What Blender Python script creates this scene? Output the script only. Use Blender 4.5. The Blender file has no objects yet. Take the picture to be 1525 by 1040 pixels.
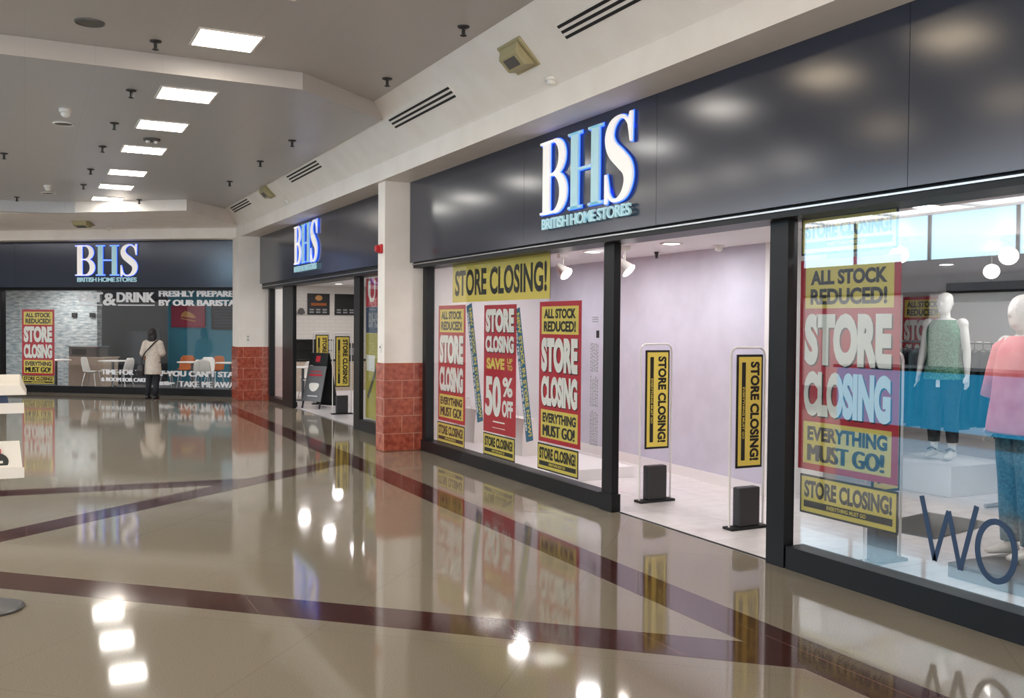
import bpy, bmesh, math, random
from mathutils import Vector, Matrix
random.seed(7)
PI = math.pi
SC = bpy.context.scene
COL = SC.collection

# ------------------------------------------------------------------ camera, world, exposure
cam_d = bpy.data.cameras.new('camera')
cam = bpy.data.objects.new('camera', cam_d)
COL.objects.link(cam)
cam_d.sensor_fit = 'HORIZONTAL'
cam_d.sensor_width = 36.0
cam_d.lens = 36.0 * 1435.6 / 1525.0
cam_d.clip_start = 0.05
cam_d.clip_end = 200
yaw, pitch, roll = math.radians(26.775), math.radians(1.398), math.radians(0.471)
cam.matrix_world = (Matrix.Translation((0, 0, 1.68)) @ Matrix.Rotation(-yaw, 4, 'Z')
                    @ Matrix.Rotation(PI / 2 - pitch, 4, 'X') @ Matrix.Rotation(roll, 4, 'Z'))
SC.camera = cam
world = bpy.data.worlds.new('world')
SC.world = world
world.use_nodes = True
world.node_tree.nodes['Background'].inputs[0].default_value = (1.0, 0.96, 0.92, 1)
world.node_tree.nodes['Background'].inputs[1].default_value = 2.2
SC.view_settings.view_transform = 'Standard'
SC.view_settings.look = 'None'
SC.view_settings.gamma = 1.0
SC.view_settings.exposure = 0.98
SC.cycles.max_bounces = 10
SC.cycles.transparent_max_bounces = 16
SC.cycles.sample_clamp_indirect = 6.0
SC.cycles.caustics_reflective = False
SC.cycles.caustics_refractive = False

E_PANEL = 11.0          # ceiling light panels
E_DOWN = 12.0           # shop downlights
L_SHOP = 0.27            # factor on the shop interior lamps
E_ROOF_FILL = 2.8            # glow of an added, unseen roof panel over the mall's left side
E_SKY = 2.6             # clerestory daylight on the opposite side


# ------------------------------------------------------------------ materials
def lin(c):
    r = []
    for v in c[:3]:
        v = v / 255.0
        r.append(v / 12.92 if v <= 0.04045 else ((v + 0.055) / 1.055) ** 2.4)
    return tuple(r) + (1.0,)


def mat(name, col, rough=0.5, metal=0.0, spec=0.5, emit=None, strength=0.0, coat=0.0):
    m = bpy.data.materials.new(name)
    m.use_nodes = True
    b = m.node_tree.nodes['Principled BSDF']
    b.inputs['Base Color'].default_value = lin(col)
    b.inputs['Roughness'].default_value = rough
    b.inputs['Metallic'].default_value = metal
    b.inputs['Specular IOR Level'].default_value = spec
    b.inputs['Coat Weight'].default_value = coat
    if emit:
        b.inputs['Emission Color'].default_value = lin(emit)
        b.inputs['Emission Strength'].default_value = strength
    return m


def noise_color(m, c1, c2, scale=20.0, detail=4.0, lo=0.35, hi=0.65, bump=0.0, vec=None):
    """two-tone procedural colour on a material, optional bump"""
    nt = m.node_tree
    b = nt.nodes['Principled BSDF']
    tc = nt.nodes.new('ShaderNodeTexCoord')
    n = nt.nodes.new('ShaderNodeTexNoise')
    n.inputs['Scale'].default_value = scale
    n.inputs['Detail'].default_value = detail
    r = nt.nodes.new('ShaderNodeValToRGB')
    r.color_ramp.elements[0].position = lo
    r.color_ramp.elements[0].color = lin(c1)
    r.color_ramp.elements[1].position = hi
    r.color_ramp.elements[1].color = lin(c2)
    if vec:
        mp = nt.nodes.new('ShaderNodeMapping')
        mp.inputs['Scale'].default_value = vec
        nt.links.new(tc.outputs['Object'], mp.inputs['Vector'])
        nt.links.new(mp.outputs['Vector'], n.inputs['Vector'])
    else:
        nt.links.new(tc.outputs['Object'], n.inputs['Vector'])
    nt.links.new(n.outputs['Fac'], r.inputs['Fac'])
    nt.links.new(r.outputs['Color'], b.inputs['Base Color'])
    if bump:
        bp = nt.nodes.new('ShaderNodeBump')
        bp.inputs['Strength'].default_value = bump
        bp.inputs['Distance'].default_value = 0.01
        nt.links.new(n.outputs['Fac'], bp.inputs['Height'])
        nt.links.new(bp.outputs['Normal'], b.inputs['Normal'])
    return m


def add_grid(m, w, h, mortar, col, fac=0.5, rot=0.0, offset=0.0):
    """thin joint lines over the material's present colour"""
    nt = m.node_tree
    b = nt.nodes['Principled BSDF']
    tc = nt.nodes.new('ShaderNodeTexCoord')
    mp = nt.nodes.new('ShaderNodeMapping')
    mp.inputs['Rotation'].default_value = rot if isinstance(rot, tuple) else (0, 0, rot)
    br = nt.nodes.new('ShaderNodeTexBrick')
    br.offset = offset
    br.inputs['Scale'].default_value = 1.0
    br.inputs['Brick Width'].default_value = w
    br.inputs['Row Height'].default_value = h
    br.inputs['Mortar Size'].default_value = mortar
    br.inputs['Mortar Smooth'].default_value = 0.2
    mx = nt.nodes.new('ShaderNodeMix')
    mx.data_type = 'RGBA'
    mul = nt.nodes.new('ShaderNodeMath')
    mul.operation = 'MULTIPLY'
    mul.inputs[1].default_value = fac
    nt.links.new(tc.outputs['Object'], mp.inputs['Vector'])
    nt.links.new(mp.outputs['Vector'], br.inputs['Vector'])
    nt.links.new(br.outputs['Fac'], mul.inputs[0])
    nt.links.new(mul.outputs[0], mx.inputs['Factor'])
    s = b.inputs['Base Color']
    if s.is_linked:
        nt.links.new(s.links[0].from_socket, mx.inputs['A'])
    else:
        mx.inputs['A'].default_value = s.default_value
    mx.inputs['B'].default_value = lin(col)
    nt.links.new(mx.outputs['Result'], s)
    return m


def glass_mat(name, f0, tint, rough=0.0):
    """pane: see-through plus a mirror reflection that grows towards grazing"""
    m = bpy.data.materials.new(name)
    m.use_nodes = True
    nt = m.node_tree
    nt.nodes.remove(nt.nodes['Principled BSDF'])
    out = nt.nodes['Material Output']
    tr = nt.nodes.new('ShaderNodeBsdfTransparent')
    tr.inputs[0].default_value = lin(tint)
    gl = nt.nodes.new('ShaderNodeBsdfGlossy')
    gl.inputs['Roughness'].default_value = rough
    gl.inputs['Color'].default_value = (1, 1, 1, 1)
    lw = nt.nodes.new('ShaderNodeLayerWeight')
    lw.inputs['Blend'].default_value = 0.5
    pw = nt.nodes.new('ShaderNodeMath')
    pw.operation = 'POWER'
    pw.inputs[1].default_value = 5.0
    ma = nt.nodes.new('ShaderNodeMath')
    ma.operation = 'MULTIPLY_ADD'
    ma.inputs[1].default_value = 1.0 - f0
    ma.inputs[2].default_value = f0
    mx = nt.nodes.new('ShaderNodeMixShader')
    nt.links.new(lw.outputs['Facing'], pw.inputs[0])
    nt.links.new(pw.outputs[0], ma.inputs[0])
    nt.links.new(ma.outputs[0], mx.inputs[0])
    nt.links.new(tr.outputs[0], mx.inputs[1])
    nt.links.new(gl.outputs[0], mx.inputs[2])
    nt.links.new(mx.outputs[0], out.inputs[0])
    return m


M = {}
M['floor'] = noise_color(mat('floor terrazzo', (205, 190, 160), 0.06, spec=0.6), (124, 115, 99), (150, 141, 125), 160, 3, 0.3, 0.7)
add_grid(M['floor'], 1.2, 1.2, 0.004, (110, 98, 80), 0.3, math.radians(42))
M['band'] = noise_color(mat('floor granite band', (95, 45, 40), 0.08, spec=0.55), (44, 22, 20), (86, 48, 42), 130, 4, 0.3, 0.75)
add_grid(M['band'], 0.6, 3.0, 0.004, (140, 110, 100), 0.4)
M['shopfloor'] = noise_color(mat('shop floor tile', (215, 208, 205), 0.25), (222, 217, 217), (230, 225, 225), 8, 2)
add_grid(M['shopfloor'], 0.6, 0.6, 0.004, (170, 160, 155), 0.5)
M['cafefloor'] = mat('cafe floor', (120, 116, 116), 0.3)
M['ceilA'] = mat('upper ceiling tile', (186, 179, 174), 0.38, spec=0.5)
M['ceilB'] = mat('lower ceiling tile', (190, 187, 188), 0.33, spec=0.5)
for k in ('ceilA', 'ceilB'):
    add_grid(M[k], 0.6, 0.6, 0.004, (175, 170, 166), 0.6)
M['plaster'] = noise_color(mat('cream plaster', (238, 230, 222), 0.55), (236, 227, 219), (241, 233, 226), 3, 3)
M['white'] = mat('white paint', (232, 229, 228), 0.5)
M['lilac'] = noise_color(mat('lilac wall', (205, 201, 212), 0.6), (196, 194, 208), (202, 200, 214), 4, 2)
M['fascia'] = mat('slate fascia', (50, 55, 69), 0.16, metal=0.1, spec=0.6)
M['black'] = mat('black frame', (15, 15, 18), 0.4, spec=0.3)
M['blackmatt'] = mat('matt black', (16, 16, 18), 0.7)
M['granite'] = noise_color(mat('red granite', (135, 55, 42), 0.22), (140, 56, 40), (186, 96, 72), 14, 6, 0.35, 0.7)
add_grid(M['granite'], 0.42, 0.235, 0.006, (196, 140, 118), 0.75, (PI / 2, 0, 0), 0.4)
M['alu'] = mat('brushed aluminium', (190, 190, 192), 0.3, metal=0.9)
M['steel'] = mat('dark steel', (90, 90, 92), 0.35, metal=0.7)
M['panel_light'] = mat('light panel', (255, 250, 240), 0.5, emit=(255, 246, 232), strength=E_PANEL)
M['panel_warm'] = mat('warm light panel', (255, 244, 224), 0.5, emit=(255, 232, 196), strength=E_PANEL * 0.7)
M['panel_far'] = mat('bright light panel', (255, 252, 246), 0.5, emit=(255, 250, 242), strength=E_PANEL * 1.15)
M['down'] = mat('downlight lens', (255, 255, 255), 0.5, emit=(255, 247, 240), strength=E_DOWN)
M['bulb'] = mat('spot bulb', (255, 255, 255), 0.5, emit=(255, 244, 232), strength=6.0)
M['sign_white'] = mat('sign letter white', (240, 238, 236), 0.4, emit=(255, 244, 236), strength=0.18)
M['sign_cyan'] = mat('sign letter pale blue', (176, 214, 224), 0.4, emit=(176, 220, 232), strength=0.12)
M['halo'] = mat('sign halo lamp', (60, 110, 255), 0.5, emit=(50, 105, 255), strength=0.9)
M['red'] = mat('poster red', (186, 24, 44), 0.45)
M['yellow'] = mat('poster yellow', (226, 202, 92), 0.45)
M['ink'] = mat('print black', (18, 17, 16), 0.5)
M['paper'] = mat('print white', (236, 232, 224), 0.5)
M['shadow_ink'] = mat('print dark red', (48, 10, 16), 0.5)
M['blue'] = mat('banner blue', (22, 96, 128), 0.45)
M['navy'] = mat('vinyl navy', (44, 66, 96), 0.45)
M['vinyl'] = mat('vinyl white', (236, 236, 238), 0.5, spec=0.3)
M['greyvinyl'] = mat('vinyl grey', (150, 150, 152), 0.5)
M['glass'] = glass_mat('shop glass', 0.022, (252, 253, 253))
M['glass_strong'] = glass_mat('coated shop glass', 0.10, (248, 251, 252))
M['acrylic'] = glass_mat('clear acrylic', 0.025, (252, 252, 254))
M['beige_plastic'] = mat('yellowed plastic', (168, 156, 118), 0.5)
M['whiteplastic'] = mat('white plastic', (228, 224, 218), 0.4)
M['greyplastic'] = mat('grey plastic', (84, 80, 78), 0.5)
M['boxgrey'] = mat('dark grey plastic', (46, 44, 46), 0.5)
M['sprinkler'] = mat('sprinkler bronze', (40, 36, 34), 0.5)
M['alarm'] = mat('alarm red', (190, 20, 26), 0.35)
M['mann'] = mat('mannequin white', (232, 228, 222), 0.3)
M['skin'] = mat('skin', (176, 122, 96), 0.5)
M['hair'] = noise_color(mat('dark hair', (24, 18, 18), 0.5), (16, 12, 12), (38, 28, 26), 40, 3)
M['tunic'] = noise_color(mat('beige tunic', (205, 192, 180), 0.8), (196, 182, 170), (212, 200, 188), 25, 3, bump=0.15)
M['trouser'] = mat('dark trousers', (30, 30, 36), 0.8)
M['shoe'] = mat('black shoe', (20, 18, 18), 0.4)
M['bag'] = mat('dark bag', (38, 34, 36), 0.5)
M['green'] = noise_color(mat('green knit', (58, 122, 98), 0.8), (40, 98, 78), (110, 160, 130), 60, 3, bump=0.3)
M['pink'] = noise_color(mat('pink cloth', (232, 132, 138), 0.75), (224, 116, 124), (238, 150, 154), 6, 3)
M['denim'] = noise_color(mat('blue denim', (58, 112, 134), 0.8), (46, 96, 120), (76, 130, 150), 50, 4)
M['teal'] = mat('teal cloth', (26, 128, 116), 0.7)
M['dark_teal'] = mat('dark teal cloth', (20, 70, 76), 0.7)
M['darkcloth'] = noise_color(mat('dark cloth', (26, 28, 36), 0.8), (20, 22, 28), (40, 42, 52), 20, 3)
M['stone'] = noise_color(mat('stone cladding', (172, 182, 184), 0.7), (118, 134, 142), (214, 218, 214), 5, 6, 0.3, 0.7, bump=0.6, vec=(1, 1, 4))
add_grid(M['stone'], 0.42, 0.075, 0.006, (110, 120, 126), 0.45, (PI / 2, 0, 0), 0.5)
M['beige_lam'] = noise_color(mat('beige laminate', (196, 178, 158), 0.5), (188, 170, 150), (204, 188, 168), 30, 3)
M['teal_reflection'] = mat('wall with painted reflection', (52, 128, 150), 0.6)  # teal reflection on the cafe glass, put into the wall colour behind it
M['darkwall'] = mat('dark wall', (44, 50, 58), 0.6)
M['tile'] = mat('white wall tile', (226, 220, 212), 0.3)
add_grid(M['tile'], 0.3, 0.1, 0.004, (190, 184, 178), 0.6, (PI / 2, 0, 0), 0.5)
M['orange'] = mat('orange fabric', (172, 92, 40), 0.7)
M['magenta'] = mat('board magenta', (150, 30, 62), 0.5)
M['pastry'] = mat('pastry print', (206, 150, 90), 0.6)
M['olive'] = mat('poster olive', (176, 164, 62), 0.5)
M['steelgrey'] = mat('grey board', (104, 104, 106), 0.5)
M['skyglow'] = mat('clerestory daylight', (200, 230, 245), 0.5, emit=(176, 218, 240), strength=E_SKY)
M['roof_fill'] = mat('added roof fill glow', (235, 240, 248), 0.5, emit=(240, 240, 244), strength=E_ROOF_FILL)
M['opp_window'] = mat('lit shop window', (200, 200, 200), 0.5, emit=(255, 240, 222), strength=0.12)
M['kiosk'] = mat('blue counter with added glow', (40, 140, 180), 0.4, emit=(40, 150, 200), strength=1.1)  # glow added so the blue shows mirrored in the shop glass
M['oppgrey'] = mat('opposite fascia', (92, 92, 96), 0.5)


# ------------------------------------------------------------------ mesh helpers
class MB:
    def __init__(self):
        self.bm = bmesh.new()

    def quad(self, pts):
        vs = [self.bm.verts.new(p) for p in pts]
        return self.bm.faces.new(vs)

    def box(self, x0, x1, y0, y1, z0, z1):
        v = [self.bm.verts.new((x, y, z)) for z in (z0, z1) for y in (y0, y1) for x in (x0, x1)]
        for f in ((0, 2, 3, 1), (4, 5, 7, 6), (0, 1, 5, 4), (2, 6, 7, 3), (0, 4, 6, 2), (1, 3, 7, 5)):
            self.bm.faces.new([v[i] for i in f])
        return self

    def prism(self, poly, a, b, axis='z'):
        """poly of 2d points extruded a..b; axis z: (x,y), y: (x,z), x: (y,z)"""
        def P(p, t):
            return {'z': (p[0], p[1], t), 'y': (p[0], t, p[1]), 'x': (t, p[0], p[1])}[axis]
        A = [self.bm.verts.new(P(p, a)) for p in poly]
        B = [self.bm.verts.new(P(p, b)) for p in poly]
        n = len(poly)
        self.bm.faces.new(A[::-1])
        self.bm.faces.new(B)
        for i in range(n):
            self.bm.faces.new((A[i], A[(i + 1) % n], B[(i + 1) % n], B[i]))
        return self

    def strip(self, pts, widths, y0, y1):
        """variable-width flat stroke in the XZ plane, thick from y0 to y1"""
        L, R = [], []
        for i, p in enumerate(pts):
            a = pts[max(0, i - 1)]
            b = pts[min(len(pts) - 1, i + 1)]
            t = Vector((b[0] - a[0], b[1] - a[1])).normalized()
            n = Vector((-t.y, t.x)) * widths[i] * 0.5
            L.append((p[0] + n.x, p[1] + n.y))
            R.append((p[0] - n.x, p[1] - n.y))
        ring = []
        for l, r in zip(L, R):
            ring.append([self.bm.verts.new(q) for q in ((l[0], y0, l[1]), (r[0], y0, r[1]), (r[0], y1, r[1]), (l[0], y1, l[1]))])
        for a, b in zip(ring, ring[1:]):
            for k in range(4):
                self.bm.faces.new((a[k], a[(k + 1) % 4], b[(k + 1) % 4], b[k]))
        self.bm.faces.new(ring[0][::-1])
        self.bm.faces.new(ring[-1])
        return self

    def loft(self, rings, cap=True):
        rv = [[self.bm.verts.new(p) for p in r] for r in rings]
        n = len(rv[0])
        for a, b in zip(rv, rv[1:]):
            for k in range(n):
                self.bm.faces.new((a[k], a[(k + 1) % n], b[(k + 1) % n], b[k]))
        if cap:
            self.bm.faces.new(rv[0][::-1])
            self.bm.faces.new(rv[-1])
        return self

    def lathe(self, prof, c=(0, 0, 0), n=24, sx=1.0, sy=1.0, cap=True):
        rings = [[(c[0] + r * sx * math.cos(2 * PI * k / n), c[1] + r * sy * math.sin(2 * PI * k / n), c[2] + z) for k in range(n)] for r, z in prof]
        return self.loft(rings, cap)

    def cyl(self, c, r, z0, z1, n=20):
        return self.lathe([(r, z0), (r, z1)], c, n)

    def tube(self, pts, rad, n=8, cap=True):
        """round tube along 3-d points, radius number or list"""
        P = [Vector(p) for p in pts]
        rad = rad if isinstance(rad, (list, tuple)) else [rad] * len(P)
        rings = []
        up = None
        for i, p in enumerate(P):
            t = (P[min(i + 1, len(P) - 1)] - P[max(i - 1, 0)]).normalized()
            if up is None:
                up = Vector((0, 0, 1)) if abs(t.z) < 0.9 else Vector((1, 0, 0))
            s = t.cross(up).normalized()
            up = s.cross(t).normalized()
            r = rad[i]
            rx, ry = r if isinstance(r, tuple) else (r, r)
            rings.append([tuple(p + s * rx * math.cos(2 * PI * k / n) + up * ry * math.sin(2 * PI * k / n)) for k in range(n)])
        return self.loft(rings, cap)

    def ell(self, c, rx, ry, rz, n=16, m=10):
        prof = [(max(math.sin(PI * i / m), 0.01), -math.cos(PI * i / m)) for i in range(m + 1)]
        rings = [[(c[0] + r * rx * math.cos(2 * PI * k / n), c[1] + r * ry * math.sin(2 * PI * k / n), c[2] + z * rz) for k in range(n)] for r, z in prof]
        return self.loft(rings)

    def build(self, name, m, parent=None, loc=(0, 0, 0), rz=0.0, smooth=False, bevel=0.0):
        bmesh.ops.recalc_face_normals(self.bm, faces=self.bm.faces)
        me = bpy.data.meshes.new(name)
        self.bm.to_mesh(me)
        self.bm.free()
        if smooth:
            for p in me.polygons:
                p.use_smooth = True
        me.materials.append(m)
        o = bpy.data.objects.new(name, me)
        COL.objects.link(o)
        o.location = loc
        o.rotation_euler = (0, 0, rz)
        if parent:
            o.parent = parent
        if bevel:
            b = o.modifiers.new('bevel', 'BEVEL')
            b.width = bevel
            b.segments = 2
            b.limit_method = 'ANGLE'
        return o


def box(*a):
    return MB().box(*a)


def tag(o, label, cat, group=None):
    o['label'] = label
    o['category'] = cat
    if group:
        o['group'] = group
    return o


def empty(name, label, cat, loc=(0, 0, 0), rz=0.0, group=None):
    o = bpy.data.objects.new(name, None)
    COL.objects.link(o)
    o.location = loc
    o.rotation_euler = (0, 0, rz)
    o.empty_display_size = 0.1
    return tag(o, label, cat, group)


def struct(o):
    o['kind'] = 'structure'
    return o


def children_of(o):
    return [c for c in bpy.data.objects if c.parent == o]


def dup(root, label, loc=None, rz=None):
    """copy of a thing with copies of its parts and sub-parts"""
    r = root.copy()
    COL.objects.link(r)
    r['label'] = label
    if loc is not None:
        r.location = loc
    if rz is not None:
        r.rotation_euler = (0, 0, rz)
    for ch in children_of(root):
        c = ch.copy()
        COL.objects.link(c)
        c.parent = r
        for g in children_of(ch):
            d = g.copy()
            COL.objects.link(d)
            d.parent = c
    return r


def text_into(mb, s, x0, x1, z0, z1, y=0.0, bold=0.03, depth=0.001, shear=0.0, spacing=1.0, rot=0.0, origin=(0, 0)):
    """lettering fitted to the rectangle x0..x1, z0..z1, lying in the XZ plane and facing -Y"""
    cu = bpy.data.curves.new('t', 'FONT')
    cu.body = s
    cu.size = 1.0
    cu.offset = bold
    cu.space_character = spacing
    cu.shear = shear
    cu.resolution_u = 4
    ob = bpy.data.objects.new('t', cu)
    me = ob.to_mesh()
    vs = [v.co.copy() for v in me.vertices]
    fs = [tuple(p.vertices) for p in me.polygons]
    ob.to_mesh_clear()
    bpy.data.objects.remove(ob)
    bpy.data.curves.remove(cu)
    ax, bx = min(v.x for v in vs), max(v.x for v in vs)
    ay, by = min(v.y for v in vs), max(v.y for v in vs)
    pts = []
    cr, sr = math.cos(rot), math.sin(rot)
    for v in vs:
        px = x0 + (v.x - ax) / (bx - ax) * (x1 - x0)
        pz = z0 + (v.y - ay) / (by - ay) * (z1 - z0)
        pts.append((origin[0] + px * cr - pz * sr, origin[1] + px * sr + pz * cr))
    bm = mb.bm
    F = [bm.verts.new((p[0], y - depth, p[1])) for p in pts]
    B = [bm.verts.new((p[0], y, p[1])) for p in pts]
    cnt = {}
    for f in fs:
        try:
            bm.faces.new([F[i] for i in f])
        except ValueError:
            pass
        for i in range(len(f)):
            a, b = f[i], f[(i + 1) % len(f)]
            cnt.setdefault((min(a, b), max(a, b)), []).append((a, b))
    for k, e in cnt.items():
        if len(e) == 1:
            a, b = e[0]
            try:
                bm.faces.new((F[a], B[a], B[b], F[b]))
            except ValueError:
                pass
    for v in B:
        if not v.link_faces:
            bm.verts.remove(v)
    return mb


RZ = -PI / 2                      # things on the right-hand shopfront: local x runs towards the camera, local y into the shop
FA = math.radians(38.5)           # the far shopfront is turned by this much
FB = Vector((4.25, 22.4, 0))


def far(u, d, z=0.0):
    """far shopfront: u to the right along it, d into the shop"""
    return (FB.x + u * math.cos(FA) + d * math.sin(FA), FB.y - u * math.sin(FA) + d * math.cos(FA), z)


# ------------------------------------------------------------------ the setting: floor, bands, ceilings
struct(box(-8, 4.76, -4, 30, -0.1, 0).build('floor', M['floor']))
struct(box(4.76, 14, -4, 12.3, -0.1, 0.0).build('floor_store', M['shopfloor']))
struct(box(4.76, 14, 12.3, 30, -0.1, 0.0).build('floor_cafe', M['shopfloor']))


def band(p, q, w, z, name='floor_band'):
    a, b = Vector((p[0], p[1])), Vector((q[0], q[1]))
    t = (b - a).normalized()
    n = Vector((-t.y, t.x)) * w / 2
    return struct(MB().prism([tuple(a + n), tuple(a - n), tuple(b - n), tuple(b + n)], 0.0, z).build(name, M['band']))


band((3.585, -4), (3.585, 21.25), 0.33, 0.0012)
band((-3.0, 9.66), (3.55, 3.655), 0.33, 0.0009)
band((-3.0, 6.18), (3.55, 11.50), 0.33, 0.0010)
band((-7.5, 11.25), (2.1, 10.40), 0.36, 0.0007)
a_, b_ = far(-9, -1.05), far(-0.35, -1.05)
band(a_[:2], b_[:2], 0.16, 0.0006)

ZA, ZB = 4.30, 4.12
KC = 0.907                        # plan scale of the ceiling fittings' layout
struct(box(-8, 4.6, -4, 30, ZA, ZA + 0.08).build('ceiling', M['ceilA']))
struct(MB().prism([(-8, 10.03), (2.59, 10.03), (3.80, 11.05), (3.80, 30), (-8, 30)], ZB, ZA - 0.002).build('ceiling_lower', M['ceilB']))
struct(MB().prism([(-8, 10.015), (2.585, 10.015), (3.815, 11.04), (3.815, 11.055), (2.59, 10.032), (-8, 10.032)], ZB - 0.001, ZA - 0.001).build('trim_1', M['ceilA']))

PROF = [(4.66, 3.56), (4.15, 3.56), (4.15, 3.785), (4.13, 3.81), (3.66, 4.298), (4.66, 4.298)]
struct(MB().prism(PROF, -4, 22.0, 'y').build('bulkhead', M['plaster']))
FP = [(0.1, 3.56), (-0.55, 3.56), (-0.55, 3.785), (-0.60, 3.80), (-2.78, 3.90), (-2.78, 4.118), (0.1, 4.118)]
struct(MB().prism(FP, -12, 0.42, 'x').build('bulkhead_far', M['plaster'], None, FB, -FA))
# dropped curved ceiling edge at the far left
CURVE = [(-2.07, -2.79), (-2.6, -2.88), (-3.2, -3.12), (-3.9, -3.6), (-4.6, -4.35), (-5.1, -5.2), (-5.5, -6.4)]
arc = [far(u, d)[:2] for u, d in CURVE]
arc2 = [far(u + 0.04, d + 0.16)[:2] for u, d in CURVE]
struct(MB().prism(arc + arc2[::-1], 3.89, ZB - 0.001).build('trim_2', M['ceilB']))


# ------------------------------------------------------------------ pillars
def pillar(y0, y1, x0):
    struct(MB().prism([(x0 + 0.02, y0 + 0.02), (4.78, y0 + 0.02), (4.78, y1), (x0 + 0.02, y1)], 1.17, 3.565).build('pillar', M['plaster']))
    struct(box(x0, 4.775, y0, y1 + 0.01, 0, 1.17).build('pillar_base', M['granite'], bevel=0.012))


pillar(12.05, 12.34, 4.19)
pillar(21.22, 21.9, 4.08)

# ------------------------------------------------------------------ fascias (dark sign boards above the shopfronts)


def fascia(name, u0, u1, seams, loc, rz, y0, y1, z0=2.5, z1=3.62):
    mb = MB()
    es = [u0] + seams + [u1]
    for a, b in zip(es, es[1:]):
        mb.box(a + 0.002, b - 0.002, y0, y0 + 0.006, z0, z1)
    mb.box(u0 + 0.002, u1 - 0.002, y0 + 0.005, y1, z0 + 0.001, z1 - 0.001)
    o = mb.build(name, M['fascia'], None, loc, rz)
    return struct(o)


def fr(x, y, z=0):
    return (x, y, z)


fascia('fascia', 0, 14, [3.27, 5.59, 8.08, 10.5], (4.55, 12.045, 0), RZ, 0, 0.2)
fascia('fascia_middle', 0, 8.87, [2.9, 5.8], (4.55, 21.215, 0), RZ, 0, 0.2, 2.54, 3.66)
fascia('fascia_far', -12, 0.2, [-8.2, -5.6], FB, -FA, -0.15, 0.05, 2.49, 3.62)
# dark header with a bright aluminium track under each board
for nm, (ya, yb) in (('header', (-2, 12.045)), ('header_middle', (12.345, 21.215))):
    struct(box(4.6, 4.9, ya, yb, 2.43, 2.5 if nm == 'header' else 2.54).build(nm, M['black']))
    struct(box(4.585, 4.605, ya, yb, 2.472, 2.484).build('header_track', M['alu']))
struct(box(-12, 0.2, 0.0, 0.2, 2.42, 2.49).build('header_far', M['black'], None, FB, -FA))


# ------------------------------------------------------------------ back-lit signs
def arc_pts(cx, cz, rx, rz, t0, t1, n=14):
    return [(cx + rx * math.cos(math.radians(t0 + (t1 - t0) * i / (n - 1))), cz + rz * math.sin(math.radians(t0 + (t1 - t0) * i / (n - 1)))) for i in range(n)]


def bez(P, n=40):
    """Catmull-Rom through points"""
    out = []
    m = len(P)
    for i in range(m - 1):
        p0, p1, p2, p3 = P[max(0, i - 1)], P[i], P[i + 1], P[min(m - 1, i + 2)]
        for k in range(n // (m - 1)):
            t = k / (n // (m - 1))
            out.append(tuple(0.5 * ((2 * p1[j]) + (-p0[j] + p2[j]) * t + (2 * p0[j] - 5 * p1[j] + 4 * p2[j] - p3[j]) * t * t
                                    + (-p0[j] + 3 * p1[j] - 3 * p2[j] + p3[j]) * t ** 3) for j in range(len(p1))))
    out.append(tuple(P[-1]))
    return out


def glyph_B(mb, g, y0, y1):
    mb.box(0.0 - g, 0.235 + g, y0, y1, 0.0 - g, 0.022 + g)
    mb.box(0.0 - g, 0.235 + g, y0, y1, 0.678 - g, 0.70 + g)
    mb.box(0.055 - g, 0.185 + g, y0, y1, 0.0, 0.70)
    for (zc, rz_, rx, w) in ((0.533, 0.158, 0.175, 0.118), (0.189, 0.18, 0.20, 0.132)):
        pts = [(0.16, zc + rz_)] + arc_pts(0.25, zc, rx, rz_, 90, -90, 20) + [(0.16, zc - rz_)]
        ws = [0.02 + (w - 0.02) * max(0.0, math.cos(math.radians(90 - 180 * max(0, min(1, (i - 1) / 19.0))))) ** 1.3 for i in range(len(pts))]
        mb.strip(pts, [q + 2 * g for q in ws], y0, y1)


def glyph_H(mb, g, y0, y1):
    for x in (0.0, 0.36):
        mb.box(x - g, x + 0.235 + g, y0, y1, -g, 0.022 + g)
        mb.box(x - g, x + 0.235 + g, y0, y1, 0.678 - g, 0.70 + g)
        mb.box(x + 0.055 - g, x + 0.18 + g, y0, y1, 0.0, 0.70)
    mb.box(0.17, 0.43, y0, y1, 0.342 - g, 0.366 + g)


def glyph_S(mb, g, y0, y1):
    P = [(0.415, 0.585, 0.02), (0.33, 0.683, 0.03), (0.23, 0.70, 0.035), (0.125, 0.645, 0.085), (0.085, 0.545, 0.12), (0.135, 0.44, 0.145),
         (0.26, 0.345, 0.155), (0.365, 0.255, 0.145), (0.385, 0.15, 0.12), (0.33, 0.05, 0.085), (0.225, 0.0, 0.035), (0.12, 0.015, 0.03), (0.045, 0.12, 0.02)]
    q = bez(P, 60)
    mb.strip([(p[0], p[1]) for p in q], [p[2] + 2 * g for p in q], y0, y1)
    mb.prism([(0.41 - g, 0.47 - g), (0.432 + g, 0.47 - g), (0.44 + g, 0.72 + g), (0.405 - g, 0.72 + g), (0.37 - g, 0.64)], y0, y1, 'y')
    mb.prism([(0.02 - g, -0.02 - g), (0.05 + g, -0.02 - g), (0.09 + g, 0.06), (0.045 + g, 0.235 + g), (0.02 - g, 0.235 + g)], y0, y1, 'y')


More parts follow.
